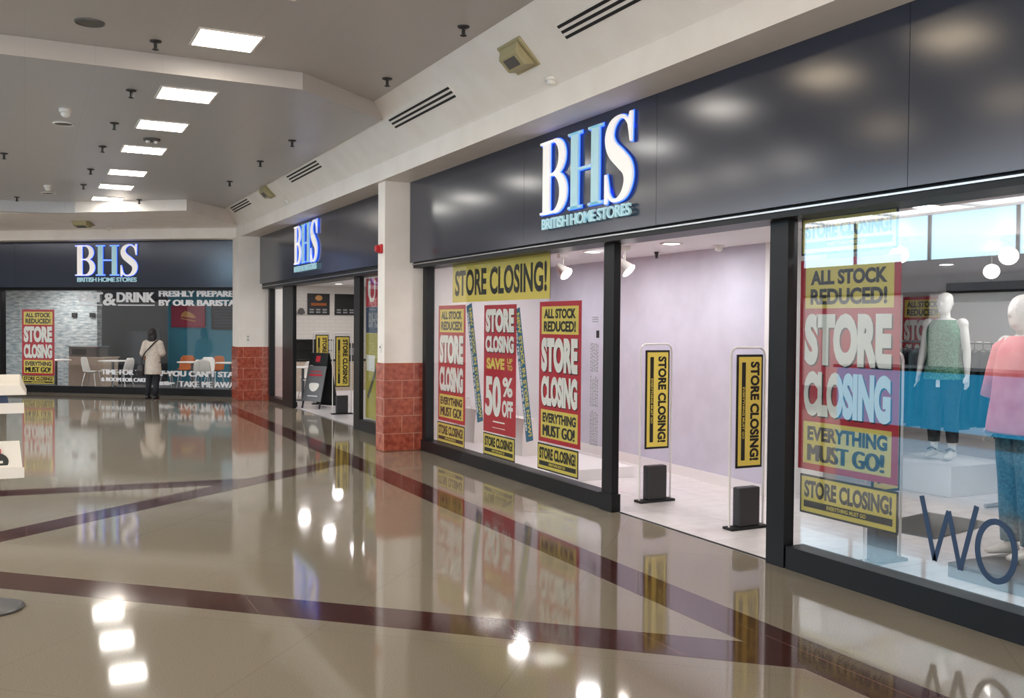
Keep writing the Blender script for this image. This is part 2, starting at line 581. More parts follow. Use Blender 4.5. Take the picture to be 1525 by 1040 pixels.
def shop_sign(label, loc, rz, s=1.0, group='backlit shop signs'):
    r = empty('shop_sign', label, 'sign', loc, rz, group)
    for nm, fn, ux, m in (('letter', glyph_B, 0.0, 'sign_white'), ('letter', glyph_H, 0.54, 'sign_cyan'), ('letter', glyph_S, 1.16, 'sign_white')):
        mb = MB()
        fn(mb, 0.0, -0.040, -0.022)
        o = mb.build(nm, M[m], r)
        o.location = (ux, 0, 0.15)
        mb = MB()
        fn(mb, 0.007, -0.021, -0.014)
        h = mb.build('halo_lamp', M['halo'], o)
    mb = text_into(MB(), 'BRITISH HOME STORES', 0.06, 1.60, 0.0, 0.105, -0.03, 0.02, 0.02, spacing=0.88)
    o = mb.build('lettering', M['sign_cyan'], r)
    return r


shop_sign('large backlit BHS sign above the wide right-hand shop windows', (4.55, 8.36, 2.612), RZ)
shop_sign('backlit BHS sign above the cafe doorway, between the two pillars', (4.55, 18.1, 2.64), RZ)
o = far(-3.96, -0.15, 2.612)
shop_sign('backlit BHS sign on the far fascia above the EAT & DRINK window', o, -FA)


# ------------------------------------------------------------------ shopfront frames and panes
def window(n, parts, pane, glass):
    r = bpy.data.objects.new('window_%d' % n, None)
    COL.objects.link(r)
    r['kind'] = 'structure'
    mb = MB()
    for b in parts:
        mb.box(*b)
    mb.build('window_frame', M['black'], r)
    mb = MB()
    mb.box(*pane)
    mb.build('window_pane', M[glass], r)
    return r


XG = 4.795
# window 1: between pillar and entrance, window 2: right of the entrance
window(1, [(4.722, 4.88, 7.5, 12.05, 0, 0.145), (4.705, 4.80, 7.31, 7.52, 0, 0.16), (4.74, 4.86, 11.93, 12.05, 0.14, 2.44), (4.718, 4.79, 7.33, 7.5, 0, 2.44)],
       (XG, XG + 0.008, 7.5, 11.95, 0.14, 2.44), 'glass')
window(2, [(4.722, 4.88, -1.5, 5.1, 0, 0.16), (4.72, 4.81, 5.12, 5.3, 0, 2.44), (4.74, 4.86, -1.5, -1.4, 0.1, 2.44)],
       (XG, XG + 0.008, -1.4, 5.1, 0.15, 2.44), 'glass_strong')
window(3, [(4.722, 4.88, 12.35, 14.72, 0, 0.17), (4.72, 4.79, 14.72, 15.02, 0, 2.44), (4.74, 4.86, 12.35, 12.5, 0.1, 2.44)],
       (XG, XG + 0.008, 12.5, 14.75, 0.16, 2.44), 'glass')
window(4, [(4.722, 4.88, 19.25, 21.1, 0, 0.10), (4.72, 4.79, 18.98, 19.25, 0, 2.44), (4.72, 4.79, 19.25, 19.85, 0.1, 2.44), (4.74, 4.86, 21.1, 21.25, 0.1, 2.44)],
       (XG, XG + 0.008, 19.85, 21.1, 0.09, 2.44), 'glass')
w5 = window(5, [(-12, 0.2, 0.0, 0.16, 0, 0.16), (-6.26, -6.10, 0.0, 0.16, 0.1, 2.44), (0.1, 0.2, 0.0, 0.16, 0.1, 2.44)],
            (-12, 0.1, 0.07, 0.078, 0.15, 2.43), 'glass')
w5.location = FB
w5.rotation_euler = (0, 0, -FA)
# sliding-door floor tracks
struct(box(4.765, 4.80, 5.3, 7.3, 0, 0.003).build('door_track', M['blackmatt']))
struct(box(4.775, 4.80, 15.02, 18.95, 0, 0.003).build('door_track', M['blackmatt']))

# ------------------------------------------------------------------ shop shells behind the glass
ZI = 2.52
struct(box(4.9, 14, -4, 12.3, ZI, ZI + 0.1).build('ceiling_store', M['white']))
struct(MB().prism([(6.74, 12.2), (6.55, 7.42), (6.67, 7.42), (6.86, 12.2)], 0, ZI).build('wall_partition', M['lilac']))
struct(MB().prism([(6.725, 12.2), (6.535, 7.42), (6.55, 7.42), (6.74, 12.2)], 0, 0.11).build('baseboard_partition', M['white']))
struct(box(6.55, 7.3, 7.36, 7.42, 0, ZI).build('wall_return', M['white']))
struct(box(4.9, 14, 12.15, 12.3, 0, ZI).build('wall_divider', M['white']))
struct(box(13.0, 13.1, -4, 12.2, 0, ZI).build('wall_back', M['white']))
struct(box(4.9, 14, -4, -3.9, 0, ZI).build('wall_near', M['white']))
struct(box(4.88, 6.05, 8.95, 12.15, 0, 0.12).build('display_platform', M['white']))
# cafe
ZC = 2.72
struct(MB().prism([(4.9, 12.3), (14, 12.3), (14, 34), (-4, 34), far(-12, 0.21)[:2], far(0.15, 0.21)[:2], (4.9, 21.9)], ZC, ZC + 0.1).build('ceiling_cafe', M['white']))
struct(box(5.9, 11, 26.0, 26.1, 0, ZC).build('wall_cafe', M['tile']))
struct(box(10.9, 11, 12.3, 26, 0, ZC).build('wall_cafe_side', M['white']))
struct(box(4.92, 5.42, 22.2, 22.3, 0, ZC).build('wall_cafe_stub', M['white']))


def farbox(name, m, u0, u1, d0, d1, z0, z1):
    return struct(box(u0, u1, d0, d1, z0, z1).build(name, M[m], None, FB, -FA))


farbox('wall_stone', 'stone', -11, -5.2, 2.4, 2.6, 0, ZC)
farbox('wall_dark', 'darkwall', -9.5, -4.5, 4.6, 4.7, 0, ZC)
farbox('wall_far_back', 'teal_reflection', -4.5, -1.1, 4.6, 4.7, 0, ZC)
farbox('wall_far_right', 'darkwall', -1.2, -1.1, 4.0, 4.6, 0, ZC)
farbox('wall_far_low', 'darkwall', -5.2, -3.9, 3.2, 3.3, 0, 1.45)
struct(MB().prism([far(-12, 0.15)[:2], far(0.1, 0.15)[:2], (4.76, 21.9), (4.76, 30.0), (-6, 33)], -0.05, 0.004).build('floor_far_cafe', M['cafefloor']))

# ------------------------------------------------------------------ opposite side of the mall (seen mirrored in the glass)
struct(box(-7.3, -7.2, -4, 30, 0, 4.6).build('wall_left', M['oppgrey']))
struct(box(-8, -3.5, 30, 30.1, 0, 4.6).build('wall_end', M['oppgrey']))  # unseen end wall, added to block the bright world from reflections
struct(box(-7.2, -7.1, -2, 26, 2.45, 3.0).build('fascia_left', M['oppgrey']))
for i, y in enumerate((-1, 4.2, 9.4, 14.6, 19.8)):
    r = bpy.data.objects.new('window_%d' % (6 + i), None)
    COL.objects.link(r)
    r['kind'] = 'structure'
    MB().box(-7.2, -7.17, y, y + 4.6, 0.3, 2.4).build('window_pane', M['opp_window'], r)
    mb = MB()
    for q in (y - 0.06, y + 2.27, y + 4.6):
        mb.box(-7.2, -7.1, q, q + 0.07, 0.0, 2.45)
    mb.build('window_frame', M['black'], r)
r = bpy.data.objects.new('window_11', None)
COL.objects.link(r)
r['kind'] = 'structure'
MB().box(-7.2, -7.17, 2, 18, 3.12, 4.1).build('window_pane', M['skyglow'], r)
mb = MB()
for k in range(9):
    mb.box(-7.2, -7.12, 2 + 2 * k - 0.03, 2 + 2 * k + 0.03, 3.1, 4.11)
mb.build('window_frame', M['steel'], r)
r = bpy.data.objects.new('window_12', None)
COL.objects.link(r)
r['kind'] = 'structure'
MB().box(-7.0, -3.2, 6, 27, ZB - 0.05, ZB - 0.03).build('window_pane', M['roof_fill'], r)  # glowing panel added out of view to brighten bulkhead and pillars
mb = MB()
for k in range(11):
    mb.box(-7.0, -3.2, 6.5 + 2 * k - 0.04, 6.5 + 2 * k + 0.04, ZB - 0.09, ZB - 0.02)
for x in (-7.05, -5.15, -3.25):
    mb.box(x, x + 0.1, 5.95, 27.05, ZB - 0.095, ZB - 0.02)
mb.build('window_frame', M['plaster'], r)
kk = empty('kiosk_counter', 'long unseen blue kiosk counter off to the left, with added glow for the window reflection', 'counter', (-3.6, 9.5, 0))
box(-0.5, 0.5, -3.0, 3.0, 0.1, 1.0).build('body', M['kiosk'], kk)
box(-0.55, 0.55, -3.05, 3.05, 1.0, 1.05).build('worktop', M['blackmatt'], kk)
box(-0.46, 0.46, -2.95, 2.95, 0, 0.1).build('plinth', M['blackmatt'], kk)


# ------------------------------------------------------------------ ceiling lights
def ceiling_light(label, x, y, z, m='panel_light', first=[None]):
    if first[0] is None:
        r = empty('ceiling_light', label, 'ceiling light', (x * KC, y * KC, z), 0, 'recessed light panels in the mall ceiling')
        mb = MB()
        w, t = 0.27, 0.02
        mb.box(-w - t, w + t, -w - t, -w, -0.012, 0.03)
        mb.box(-w - t, w + t, w, w + t, -0.012, 0.03)
        mb.box(-w - t, -w, -w, w, -0.012, 0.03)
        mb.box(w, w + t, -w, w, -0.012, 0.03)
        mb.build('frame', M['plaster'], r)
        box(-0.27, 0.27, -0.27, 0.27, -0.006, 0.02).build('diffuser', M['panel_light'], r)
        first[0] = r
        return r
    r = dup(first[0], label, (x * KC, y * KC, z))
    for c in children_of(r):
        if c.name.startswith('diffuser') and m != 'panel_light':
            c.data = c.data.copy()
            c.data.materials[0] = M[m]
    return r


ORD = ['first', 'second', 'third', 'fourth', 'fifth', 'sixth', 'seventh', 'eighth', 'ninth', 'tenth', 'eleventh', 'twelfth']
ceiling_light('largest bright square light panel, alone in the higher nearer ceiling', 1.84, 10.17, ZA)
for i, (x, y) in enumerate([(1.70, 11.95), (1.67, 13.97), (1.65, 16.05), (1.64, 18.63), (1.61, 20.68), (1.60, 22.79)]):
    ceiling_light('square light panel in the lower ceiling, %s from the ceiling step' % ORD[i], x, y, ZB, 'panel_far')
for i, y in enumerate((8.3, 6.6, 5.0, 3.2)):
    ceiling_light('square light panel overhead beyond the top of the picture, %s behind the largest one' % ORD[i], 1.84, y, ZA, 'panel_warm')
for i, y in enumerate((4.0, 6.0, 8.0, 10.0)):
    ceiling_light('square light panel left of the picture in the near ceiling, %s of its row' % ORD[i], -1.0, y, ZA, 'panel_warm')
for i, y in enumerate((11.9, 13.3, 14.7, 16.1, 17.5)):
    ceiling_light('square light panel left of the picture in the lower ceiling, %s of its row' % ORD[i], -1.0, y, ZB)


# ------------------------------------------------------------------ sprinklers, loudspeakers, dome cameras
def sprinkler(label, x, y, z, first=[None]):
    if first[0] is None:
        r = empty('sprinkler', label, 'sprinkler', (x * KC, y * KC, z), 0, 'ceiling sprinklers')
        MB().lathe([(0.055, 0.0), (0.05, -0.012), (0.02, -0.018)], n=16).build('rosette', M['sprinkler'], r)
        MB().lathe([(0.016, -0.01), (0.016, -0.07), (0.01, -0.075)], n=10).build('stem', M['sprinkler'], r)
        MB().lathe([(0.01, -0.07), (0.03, -0.078), (0.03, -0.083), (0.008, -0.09)], n=12).build('deflector', M['sprinkler'], r)
        first[0] = r
        return r
    return dup(first[0], label, (x * KC, y * KC, z))


sprinkler('black sprinkler in the near ceiling, left of the largest light panel', 1.2, 10.55, ZA)
sprinkler('black sprinkler in the near ceiling beside the bulkhead, nearest the camera', 3.79, 8.61, ZA)
sprinkler('black sprinkler in the near ceiling corner, just before the ceiling step', 3.80, 10.84, ZA)
for i, (x, y) in enumerate([(1.10, 12.02), (1.08, 14.1), (1.06, 16.06), (1.03, 18.55), (1.02, 20.7)]):
    sprinkler('black sprinkler left of the light panels in the lower ceiling, %s from the step' % ORD[i], x, y, ZB)
for i, (x, y) in enumerate([(3.5, 14.15), (3.48, 16.21), (3.46, 18.79)]):
    sprinkler('black sprinkler along the right bulkhead in the lower ceiling, %s from the step' % ORD[i], x, y, ZB)
sprinkler('black sprinkler right beside the farthest light panel', 2.23, 22.6, ZB)
sprinkler('black sprinkler at the far left end of the lower ceiling', -0.16, 23.5, ZB)
sprinkler('black sprinkler at the left edge of the picture, in the lower ceiling', -0.30, 17.51, ZB)


def ceiling_speaker(label, x, y, z, m):
    r = empty('ceiling_speaker', label, 'loudspeaker', (x * KC, y * KC, z), 0, 'round ceiling loudspeakers')
    MB().lathe([(0.125, 0.0), (0.122, -0.012), (0.108, -0.014), (0.105, -0.006)], n=28).build('rim', M[m], r)
    MB().lathe([(0.106, -0.004), (0.10, -0.009), (0.02, -0.011)], n=28).build('grille', M['greyplastic'], r)


ceiling_speaker('round dark loudspeaker in the near ceiling, left of the largest light panel', 0.56, 10.2, ZA, 'greyplastic')
ceiling_speaker('round flat loudspeaker left of the second sprinkler in the lower ceiling', 0.47, 14.48, ZB, 'whiteplastic')
ceiling_speaker('round flat loudspeaker far off at the left in the lower ceiling', 0.43, 22.4, ZB, 'whiteplastic')


def dome(label, x, y, z):
    r = empty('dome_camera', label, 'camera', (x * KC, y * KC, z), 0, 'dome cameras on the ceiling')
    MB().lathe([(0.07, 0), (0.07, -0.03), (0.06, -0.04)], n=20).build('base', M['whiteplastic'], r, smooth=False)
    MB().lathe([(0.055, -0.04), (0.05, -0.07), (0.03, -0.092), (0.005, -0.098)], n=20).build('dome', M['whiteplastic'], r, smooth=True)


dome('small white dome camera above the nearer flat loudspeaker', 0.46, 13.5, ZB)
dome('small white dome camera above the far loudspeaker', 0.40, 21.2, ZB)
r = empty('twin_detector', 'round dark-rimmed detector between the third and fourth light panels', 'detector', (1.66 * KC, 15.06 * KC, ZB))
MB().lathe([(0.11, 0), (0.11, -0.02), (0.09, -0.028)], n=22).build('base', M['greyplastic'], r)
MB().lathe([(0.03, -0.02), (0.028, -0.055), (0.01, -0.06)], c=(-0.05, 0, 0), n=12).build('sensor', M['whiteplastic'], r)
MB().lathe([(0.03, -0.02), (0.028, -0.055), (0.01, -0.06)], c=(0.05, 0, 0), n=12).build('sensor', M['whiteplastic'], r)


# ------------------------------------------------------------------ vents, emergency lights and detectors on the bulkhead
TILT = math.radians(46)


def vent(label, y0, y1):
    r = empty('air_vent', label, 'air vent', (3.888, (y0 + y1) / 2, 4.058), RZ, 'slotted air vents on the bulkhead')
    r.rotation_euler = (TILT, 0, RZ)
    L = (y1 - y0) / 2
    box(-L - 0.02, L + 0.02, -0.004, 0.01, -0.085, 0.085).build('frame', M['plaster'], r)
    for k in (-1, 0, 1):
        box(-L, L, -0.007, -0.001, k * 0.052 - 0.013, k * 0.052 + 0.013).build('slot', M['blackmatt'], r)


vent('slotted vent cut by the top edge of the picture', 5.1, 6.85)
vent('slotted vent above the pillar, beside the ceiling step', 9.1, 10.9)
vent('slotted vent above the cafe doorway fascia', 14.1, 15.9)
vent('slotted vent farthest along the right bulkhead', 19.1, 20.8)


def emergency(label, loc, rz, tilt=None):
    r = empty('emergency_light', label, 'emergency light', loc, rz, 'yellowed emergency lights on the bulkhead')
    r.rotation_euler = (TILT if tilt is None else tilt, 0, rz)
    o = MB().box(-0.21, 0.21, -0.02, 0.005, -0.15, 0.15).build('back_plate', M['beige_plastic'], r, bevel=0.008)
    o = MB().prism([(-0.02, -0.13), (-0.02, 0.13), (-0.10, 0.07), (-0.10, -0.07)], -0.17, 0.17, 'x').build('housing', M['beige_plastic'], r, bevel=0.01)
    box(-0.10, 0.10, -0.108, -0.095, -0.045, 0.045).build('lens', M['greyplastic'], r)
    return r


emergency('beige emergency light on the bulkhead left of the large BHS sign', (3.89, 7.62, 4.06), RZ)
emergency('beige emergency light on the bulkhead above the cafe sign, partly blurred', (3.89, 17.5, 4.06), RZ)
o = far(-2.73, -1.62, 3.83)
emergency('beige emergency light on the far bulkhead above the EAT & DRINK window', o, -FA, math.radians(70))


def smoke(label, loc, rz=0):
    r = empty('smoke_detector', label, 'smoke detector', loc, rz, 'small white smoke detectors')
    MB().lathe([(0.055, 0.0), (0.055, -0.02), (0.05, -0.025)], n=18).build('base', M['whiteplastic'], r)
    MB().lathe([(0.042, -0.022), (0.04, -0.055), (0.02, -0.065)], n=18).build('sensor', M['whiteplastic'], r)


smoke('white smoke detector hanging from the bulkhead above the large BHS sign', (4.10, 7.41, 3.842))
smoke('tiny white detector on the bulkhead above the cafe sign', (4.10, 16.95, 3.842))
o = far(-2.7, -0.75, 3.805)
smoke('tiny dark-looking detector on the far bulkhead right of the emergency light', o)

r = empty('fire_alarm', 'red fire alarm box high on the pillar side', 'alarm', (4.21, 12.2, 2.68), RZ)
box(-0.06, 0.06, -0.035, 0.0, -0.06, 0.06).build('back_box', M['alarm'], r, bevel=0.008)
MB().tube([(0, -0.03, 0), (0, -0.085, 0)], [0.05, 0.042], 18).build('sounder', M['alarm'], r)
r = empty('key_switch', 'small grey key switch plate on the pillar above the red granite', 'switch', (4.21, 12.2, 1.36), RZ)
box(-0.03, 0.03, -0.012, 0, -0.06, 0.06).build('plate', M['whiteplastic'], r, bevel=0.003)
MB().tube([(0, -0.01, 0.02), (0, -0.02, 0.02)], 0.012, 10).build('key_barrel', M['steel'], r)
r = empty('key_switch', 'small switch plate on the far pillar above the granite', 'switch', (4.3, 21.24, 1.36), 0)
box(-0.03, 0.03, -0.012, 0, -0.07, 0.07).build('plate', M['whiteplastic'], r, bevel=0.003)
for z in (-0.035, 0.035):
    MB().tube([(0, -0.01, z), (0, -0.02, z)], 0.013, 10).build('button', M['greyplastic'], r)


# ------------------------------------------------------------------ posters
def shadowed(r, lines, col='paper', dark='shadow_ink', off=0.010, name='headline'):
    """headline words with a dark drop shadow"""
    mb = MB()
    mk = MB()
    for s, x0, x1, z0, z1, bd in lines:
        text_into(mk, s, x0 + off, x1 + off, z0 - off, z1 - off, -0.003, bd, 0.0006)
        text_into(mb, s, x0, x1, z0, z1, -0.0045, bd, 0.0012)
    o = mb.build(name, M[col], r)
    mk.build('drop_shadow', M[dark], o)


def plain(r, lines, col='ink', y=-0.005, name='lettering'):
    mb = MB()
    for n, (s, x0, x1, z0, z1, bd) in enumerate(lines):
        text_into(mb, s, x0, x1, z0, z1, y - 0.0003 * n, bd, 0.001)
    return mb.build(name, M[col], r)


def sheet(r, w, h, m='red', name='sheet'):
    return box(0, w, -0.002, 0.002, 0, h).build(name, M[m], r)


def yellow(r, x0, x1, z0, z1, m='yellow', y0=-0.004, name='panel'):
    return box(x0, x1, y0, -0.001, z0, z1).build(name, M[m], r)


def big_poster(label, loc, rz, w=0.85, h=1.45):
    r = empty('sale_poster', label, 'poster', loc, rz, 'tall red store closing posters')
    sheet(r, w, h)
    k = h / 1.45
    yellow(r, 0.05, w - 0.05, 1.115 * k, 1.40 * k)
    yellow(r, 0.05, w - 0.05, 0.045 * k, 0.335 * k)
    plain(r, [('ALL STOCK', 0.10, w - 0.10, 1.275 * k, 1.375 * k, 0.045), ('REDUCED!', 0.10, w - 0.10, 1.14 * k, 1.25 * k, 0.04)])
    plain(r, [('EVERYTHING', 0.09, w - 0.08, 0.205 * k, 0.305 * k, 0.045), *[('MUST GO!', 0.09 + q, w - 0.12 + q, 0.065 * k, 0.18 * k, 0.0) for q in (0.0, 0.007, 0.014, 0.021)]])
    shadowed(r, [('STORE', 0.05, w - 0.06, 0.725 * k, 1.08 * k, 0.062), ('CLOSING', 0.05, w - 0.06, 0.375 * k, 0.685 * k, 0.06)])
    return r


def small_poster(label, loc, rz, w=0.84, h=0.285, bar=True, border=0.015, tall=False):
    r = empty('sale_banner', label, 'poster', loc, rz, 'yellow store closing banners')
    sheet(r, w, h, 'ink')
    yellow(r, border, w - border, border, h - border)
    if bar:
        yellow(r, 0.04, w - 0.04, h * 0.17, h * 0.34, 'ink', -0.005, 'bar')
        plain(r, [('STORE CLOSING!', 0.045, w - 0.045, h * 0.42, h * 0.86, 0.045)])
        plain(r, [('EVERYTHING MUST GO', w * 0.30, w * 0.70, h * 0.205, h * 0.305, 0.02)], 'yellow', -0.0055, 'strapline')
    else:
        plain(r, [('STORE CLOSING!', 0.08, w - 0.06, h * 0.16, h * 0.84, 0.03)])
    return r


XP = 4.815
small_poster('long yellow STORE CLOSING banner across the top of the middle shop window', (XP, 11.21, 1.962), RZ, 2.525, 0.47, False, 0.0)
big_poster('red STORE CLOSING poster at the left end of the window beside the pillar', (XP, 11.67, 0.445), RZ, 0.86, 1.485)
small_poster('yellow STORE CLOSING banner below the poster beside the pillar', (XP, 11.69, 0.155), RZ, 0.87, 0.27)
big_poster('red STORE CLOSING poster right of the 50% OFF poster, nearest the entrance', (XP, 8.90, 0.475), RZ, 0.85, 1.455)
small_poster('yellow STORE CLOSING banner below the poster nearest the entrance', (XP, 8.92, 0.18), RZ, 0.835, 0.275)
small_poster('yellow STORE CLOSING banner below the 50% OFF poster', (XP, 10.27, 0.165), RZ, 0.815, 0.26)
big_poster('big red STORE CLOSING poster in the window right of the entrance', (XP, 5.09, 0.705), RZ, 0.86, 1.44)
small_poster('yellow STORE CLOSING banner at the bottom of the right-hand window', (XP, 5.065, 0.40), RZ, 0.845, 0.27)
small_poster('pale reflected-over STORE CLOSING banner at the top of the right-hand window', (XP, 5.088, 2.178), RZ, 0.83, 0.26)
o = far(-5.61, 0.10, 0.395)
big_poster('distant red STORE CLOSING poster in the stone-clad far window', o, -FA, 0.88, 1.575)
o = far(-5.61, 0.10, 0.18)
small_poster('distant yellow STORE CLOSING banner below the far red poster', o, -FA, 0.88, 0.21)

# the 50% off poster
r = empty('sale_poster', 'red SAVE UP TO 50% OFF poster in the middle of the shop window', 'poster', (XP, 10.27, 0.44), RZ, 'tall red store closing posters')
w, h = 0.83, 1.475
sheet(r, w, h)
shadowed(r, [('STORE', 0.05, w - 0.05, 1.16, 1.43, 0.062), ('CLOSING', 0.05, w - 0.05, 0.93, 1.12, 0.055)])
plain(r, [('SAVE', 0.08, 0.55, 0.735, 0.865, 0.05), ('UP', 0.62, 0.75, 0.81, 0.87, 0.03), ('TO', 0.62, 0.75, 0.735, 0.795, 0.03)], 'yellow', -0.004, 'saving_line')
plain(r, [('50', 0.05, 0.455, 0.19, 0.655, 0.035), ('50', 0.062, 0.467, 0.19, 0.655, 0.035), ('%', 0.51, 0.76, 0.435, 0.655, 0.03), ('OFF', 0.50, 0.77, 0.205, 0.395, 0.045)], 'paper', -0.004, 'percentage')
mb = MB()
mb.box(0.26, 0.56, -0.004, -0.001, 0.125, 0.14)
mb.box(0.25, 0.57, -0.004, -0.001, 0.06, 0.066)
mb.build('small_print', M['paper'], r)


def slant_banner(label, y0, z0, tilt, L):
    r = empty('slanted_banner', label, 'banner', (XP - 0.002, y0, z0), RZ, 'blue slanted new stock banners')
    ca, sa = math.cos(tilt), math.sin(tilt)

    def T(x, z):
        return (x * ca - z * sa, x * sa + z * ca)
    q = [T(0, -0.08), T(L, -0.08), T(L, 0.08), T(0, 0.08)]
    MB().prism(q, 0.004, 0.007, 'y').build('strip', M['blue'], r)
    mb = text_into(MB(), 'NEW STOCK IN STORE NOW!', 0.05, L - 0.05, -0.01, 0.065, 0.004, 0.03, 0.0015, rot=tilt)
    mb.build('headline', M['yellow'], r)
    mb = text_into(MB(), "WHEN IT'S GONE IT'S GONE!", 0.08, L - 0.12, -0.068, -0.03, 0.004, 0.03, 0.0015, rot=tilt)
    mb.build('strapline', M['paper'], r)


slant_banner('blue slanted NEW STOCK banner left of the 50% OFF poster', 10.72, 1.93, -math.radians(76), 1.44)
slant_banner('blue slanted NEW STOCK banner between the 50% OFF poster and the entrance poster', 9.45, 1.86, -math.radians(76.5), 1.46)

# opening-notice vinyl strip beside the entrance
r = empty('vinyl_notice', 'narrow column of grey vinyl lettering on the glass beside the entrance', 'notice', (XG - 0.001, 7.86, 0.55), RZ)
mb = MB()
random.seed(11)
for c0, c1 in ((0.0, 0.33), (0.37, 0.66), (0.70, 0.98)):
    for k in range(5):
        z = c0
        while z < c1 - 0.02:
            d = random.uniform(0.01, 0.03)
            mb.box(0.02 + k * 0.03, 0.036 + k * 0.03, -0.001, 0.0005, z, z + d)
            z += d + random.uniform(0.006, 0.012)
for k in range(3):
    mb.box(0.04, 0.15, -0.001, 0.0005, 1.17 + 0.02 * k, 1.178 + 0.02 * k)
mb.build('lettering', M['greyvinyl'], r)
box(0.12, 0.17, -0.002, 0.0005, 1.02, 1.09).build('dark_square', M['ink'], r)

# navy 'Wo' lettering low on the right-hand window
r = empty('window_lettering', 'large navy blue handwritten-style Wo lettering low on the right-hand window', 'lettering', (XG - 0.001, 4.03, 0.28), RZ)
mb = MB()
mb.strip([(0.0, 0.40), (0.10, 0.03)], [0.034, 0.03], -0.002, 0.001)
mb.strip([(0.10, 0.03), (0.19, 0.34)], [0.03, 0.03], -0.002, 0.001)
mb.strip([(0.19, 0.34), (0.275, 0.015)], [0.03, 0.03], -0.0025, 0.001)
mb.strip([(0.275, 0.015), (0.375, 0.40)], [0.03, 0.032], -0.002, 0.001)
mb.build('letter', M['navy'], r)
mb = MB()
mb.strip(arc_pts(0.50, 0.17, 0.115, 0.165, 100, 460, 44), [0.034] * 44, -0.002, 0.001)
mb.build('letter', M['navy'], r)


# far window white vinyl words
def vinyl(label, parts, u0=0, d=0.066, extra=None):
    r = empty('window_lettering', label, 'lettering', far(0, d, 0), -FA, 'white vinyl words on the far window')
    for s, a, b, z0, z1, bd in parts:
        mb = MB()
        for q in (0.0, 0.012, 0.024):
            text_into(mb, s, a + q - 0.012, b + q - 0.012, z0, z1, -q * 0.04, 0.0 if 'M' in s else bd * 0.5, 0.002)
        mb.build('lettering', M['vinyl'], r)
    for nm, fn in extra or ():
        fn(MB()).build(nm, M['vinyl'], r)


vinyl('white EAT & DRINK lettering underlined at the top of the far window',
      [('EAT', -4.03, -3.42, 2.15, 2.38, 0.05), ('&', -3.40, -3.06, 2.07, 2.36, 0.03), ('DRINK', -3.04, -2.06, 2.15, 2.38, 0.05)],
      extra=[('underline', lambda mb: mb.box(-4.03, -3.42, -0.002, 0, 2.07, 2.095)), ('underline', lambda mb: mb.box(-3.02, -2.06, -0.002, 0, 2.07, 2.095))])
vinyl('white FRESHLY PREPARED BY OUR BARISTAS lettering at the top right of the far window',
      [('FRESHLY PREPARED', -1.95, 0.085, 2.28, 2.42, 0.04), ('BY OUR BARISTAS', -1.95, 0.085, 2.07, 2.21, 0.045)])
vinyl('white TIME FOR lettering low behind the standing person',
      [('TIME FOR T', -3.45, -2.45, 0.45, 0.57, 0.045), ('& ROOM FOR CAKE', -3.45, -2.28, 0.29, 0.38, 0.045)])
vinyl("white IF YOU CAN'T STAY lettering low on the right of the far window",
      [("IF YOU CAN'T STAY", -1.96, 0.085, 0.44, 0.57, 0.045), ('TAKE ME AWAY', -1.44, 0.085, 0.20, 0.33, 0.045)],
      extra=[('hand_cuff', lambda mb: mb.box(-1.95, -1.84, -0.002, 0, 0.225, 0.31)), ('pointing_hand', lambda mb: mb.prism([(-1.83, 0.235), (-1.70, 0.225), (-1.66, 0.25), (-1.55, 0.272), (-1.55, 0.292), (-1.70, 0.30), (-1.72, 0.325), (-1.83, 0.31)], -0.002, 0, 'y'))])


# ------------------------------------------------------------------ security pedestals
def pedestal(label, loc, rz=0.0, first=[None]):
    if first[0] is not None:
        return dup(first[0], label, loc, rz)
    r = empty('security_pedestal', label, 'security gate', loc, rz, 'shop security pedestals')
    w = 0.18
    prof = [(-w, 0.02), (w, 0.02), (w, 1.46)] + [(w - 0.05 + 0.05 * math.cos(t), 1.46 + 0.05 * math.sin(t)) for t in (0.4, 0.8, 1.2, 1.57)] + \
           [(-w + 0.05 + 0.05 * math.cos(t), 1.46 + 0.05 * math.sin(t)) for t in (1.57, 1.95, 2.35, 2.75)] + [(-w, 1.46)]
    MB().prism(prof, -0.012, 0.012, 'y').build('clear_panel', M['acrylic'], r)
    mb = MB()
    mb.tube([(-w, 0, 0.02), (-w, 0, 1.45), (-w + 0.015, 0, 1.49), (-w + 0.05, 0, 1.512), (w - 0.05, 0, 1.512), (w - 0.015, 0, 1.49), (w, 0, 1.45), (w, 0, 0.02)], 0.009, 8)
    mb.build('edge_rail', M['whiteplastic'], r)
    box(-0.2, 0.2, -0.06, 0.06, 0, 0.022).build('base_plate', M['blackmatt'], r, bevel=0.004)
    box(-0.11, 0.11, -0.045, 0.045, 0.022, 0.35).build('base_box', M['boxgrey'], r, bevel=0.012)
    s = box(-0.135, 0.14, -0.022, -0.013, 0.51, 1.455).build('sign_board', M['ink'], r)
    box(-0.117, 0.122, -0.024, -0.02, 0.53, 1.435).build('sign_face', M['yellow'], s)
    R = -PI / 2
    mb = text_into(MB(), 'STORE CLOSING!', 0.04, 0.865, -0.005, 0.09, -0.024, 0.045, 0.001, rot=R, origin=(0.012, 1.435))
    mb.box(-0.085, -0.045, -0.025, -0.02, 1.20, 1.39)
    mb.box(-0.085, -0.045, -0.025, -0.02, 0.575, 0.70)
    mb.box(-0.085, -0.045, -0.0245, -0.02, 0.575, 1.39)
    mb.build('lettering', M['ink'], s)
    mb = text_into(MB(), 'EVERYTHING MUST GO', 0.25, 0.68, -0.075, -0.055, -0.026, 0.015, 0.0008, rot=R, origin=(0.0, 1.435))
    mb.build('strapline', M['yellow'], s)
    first[0] = r
    return r


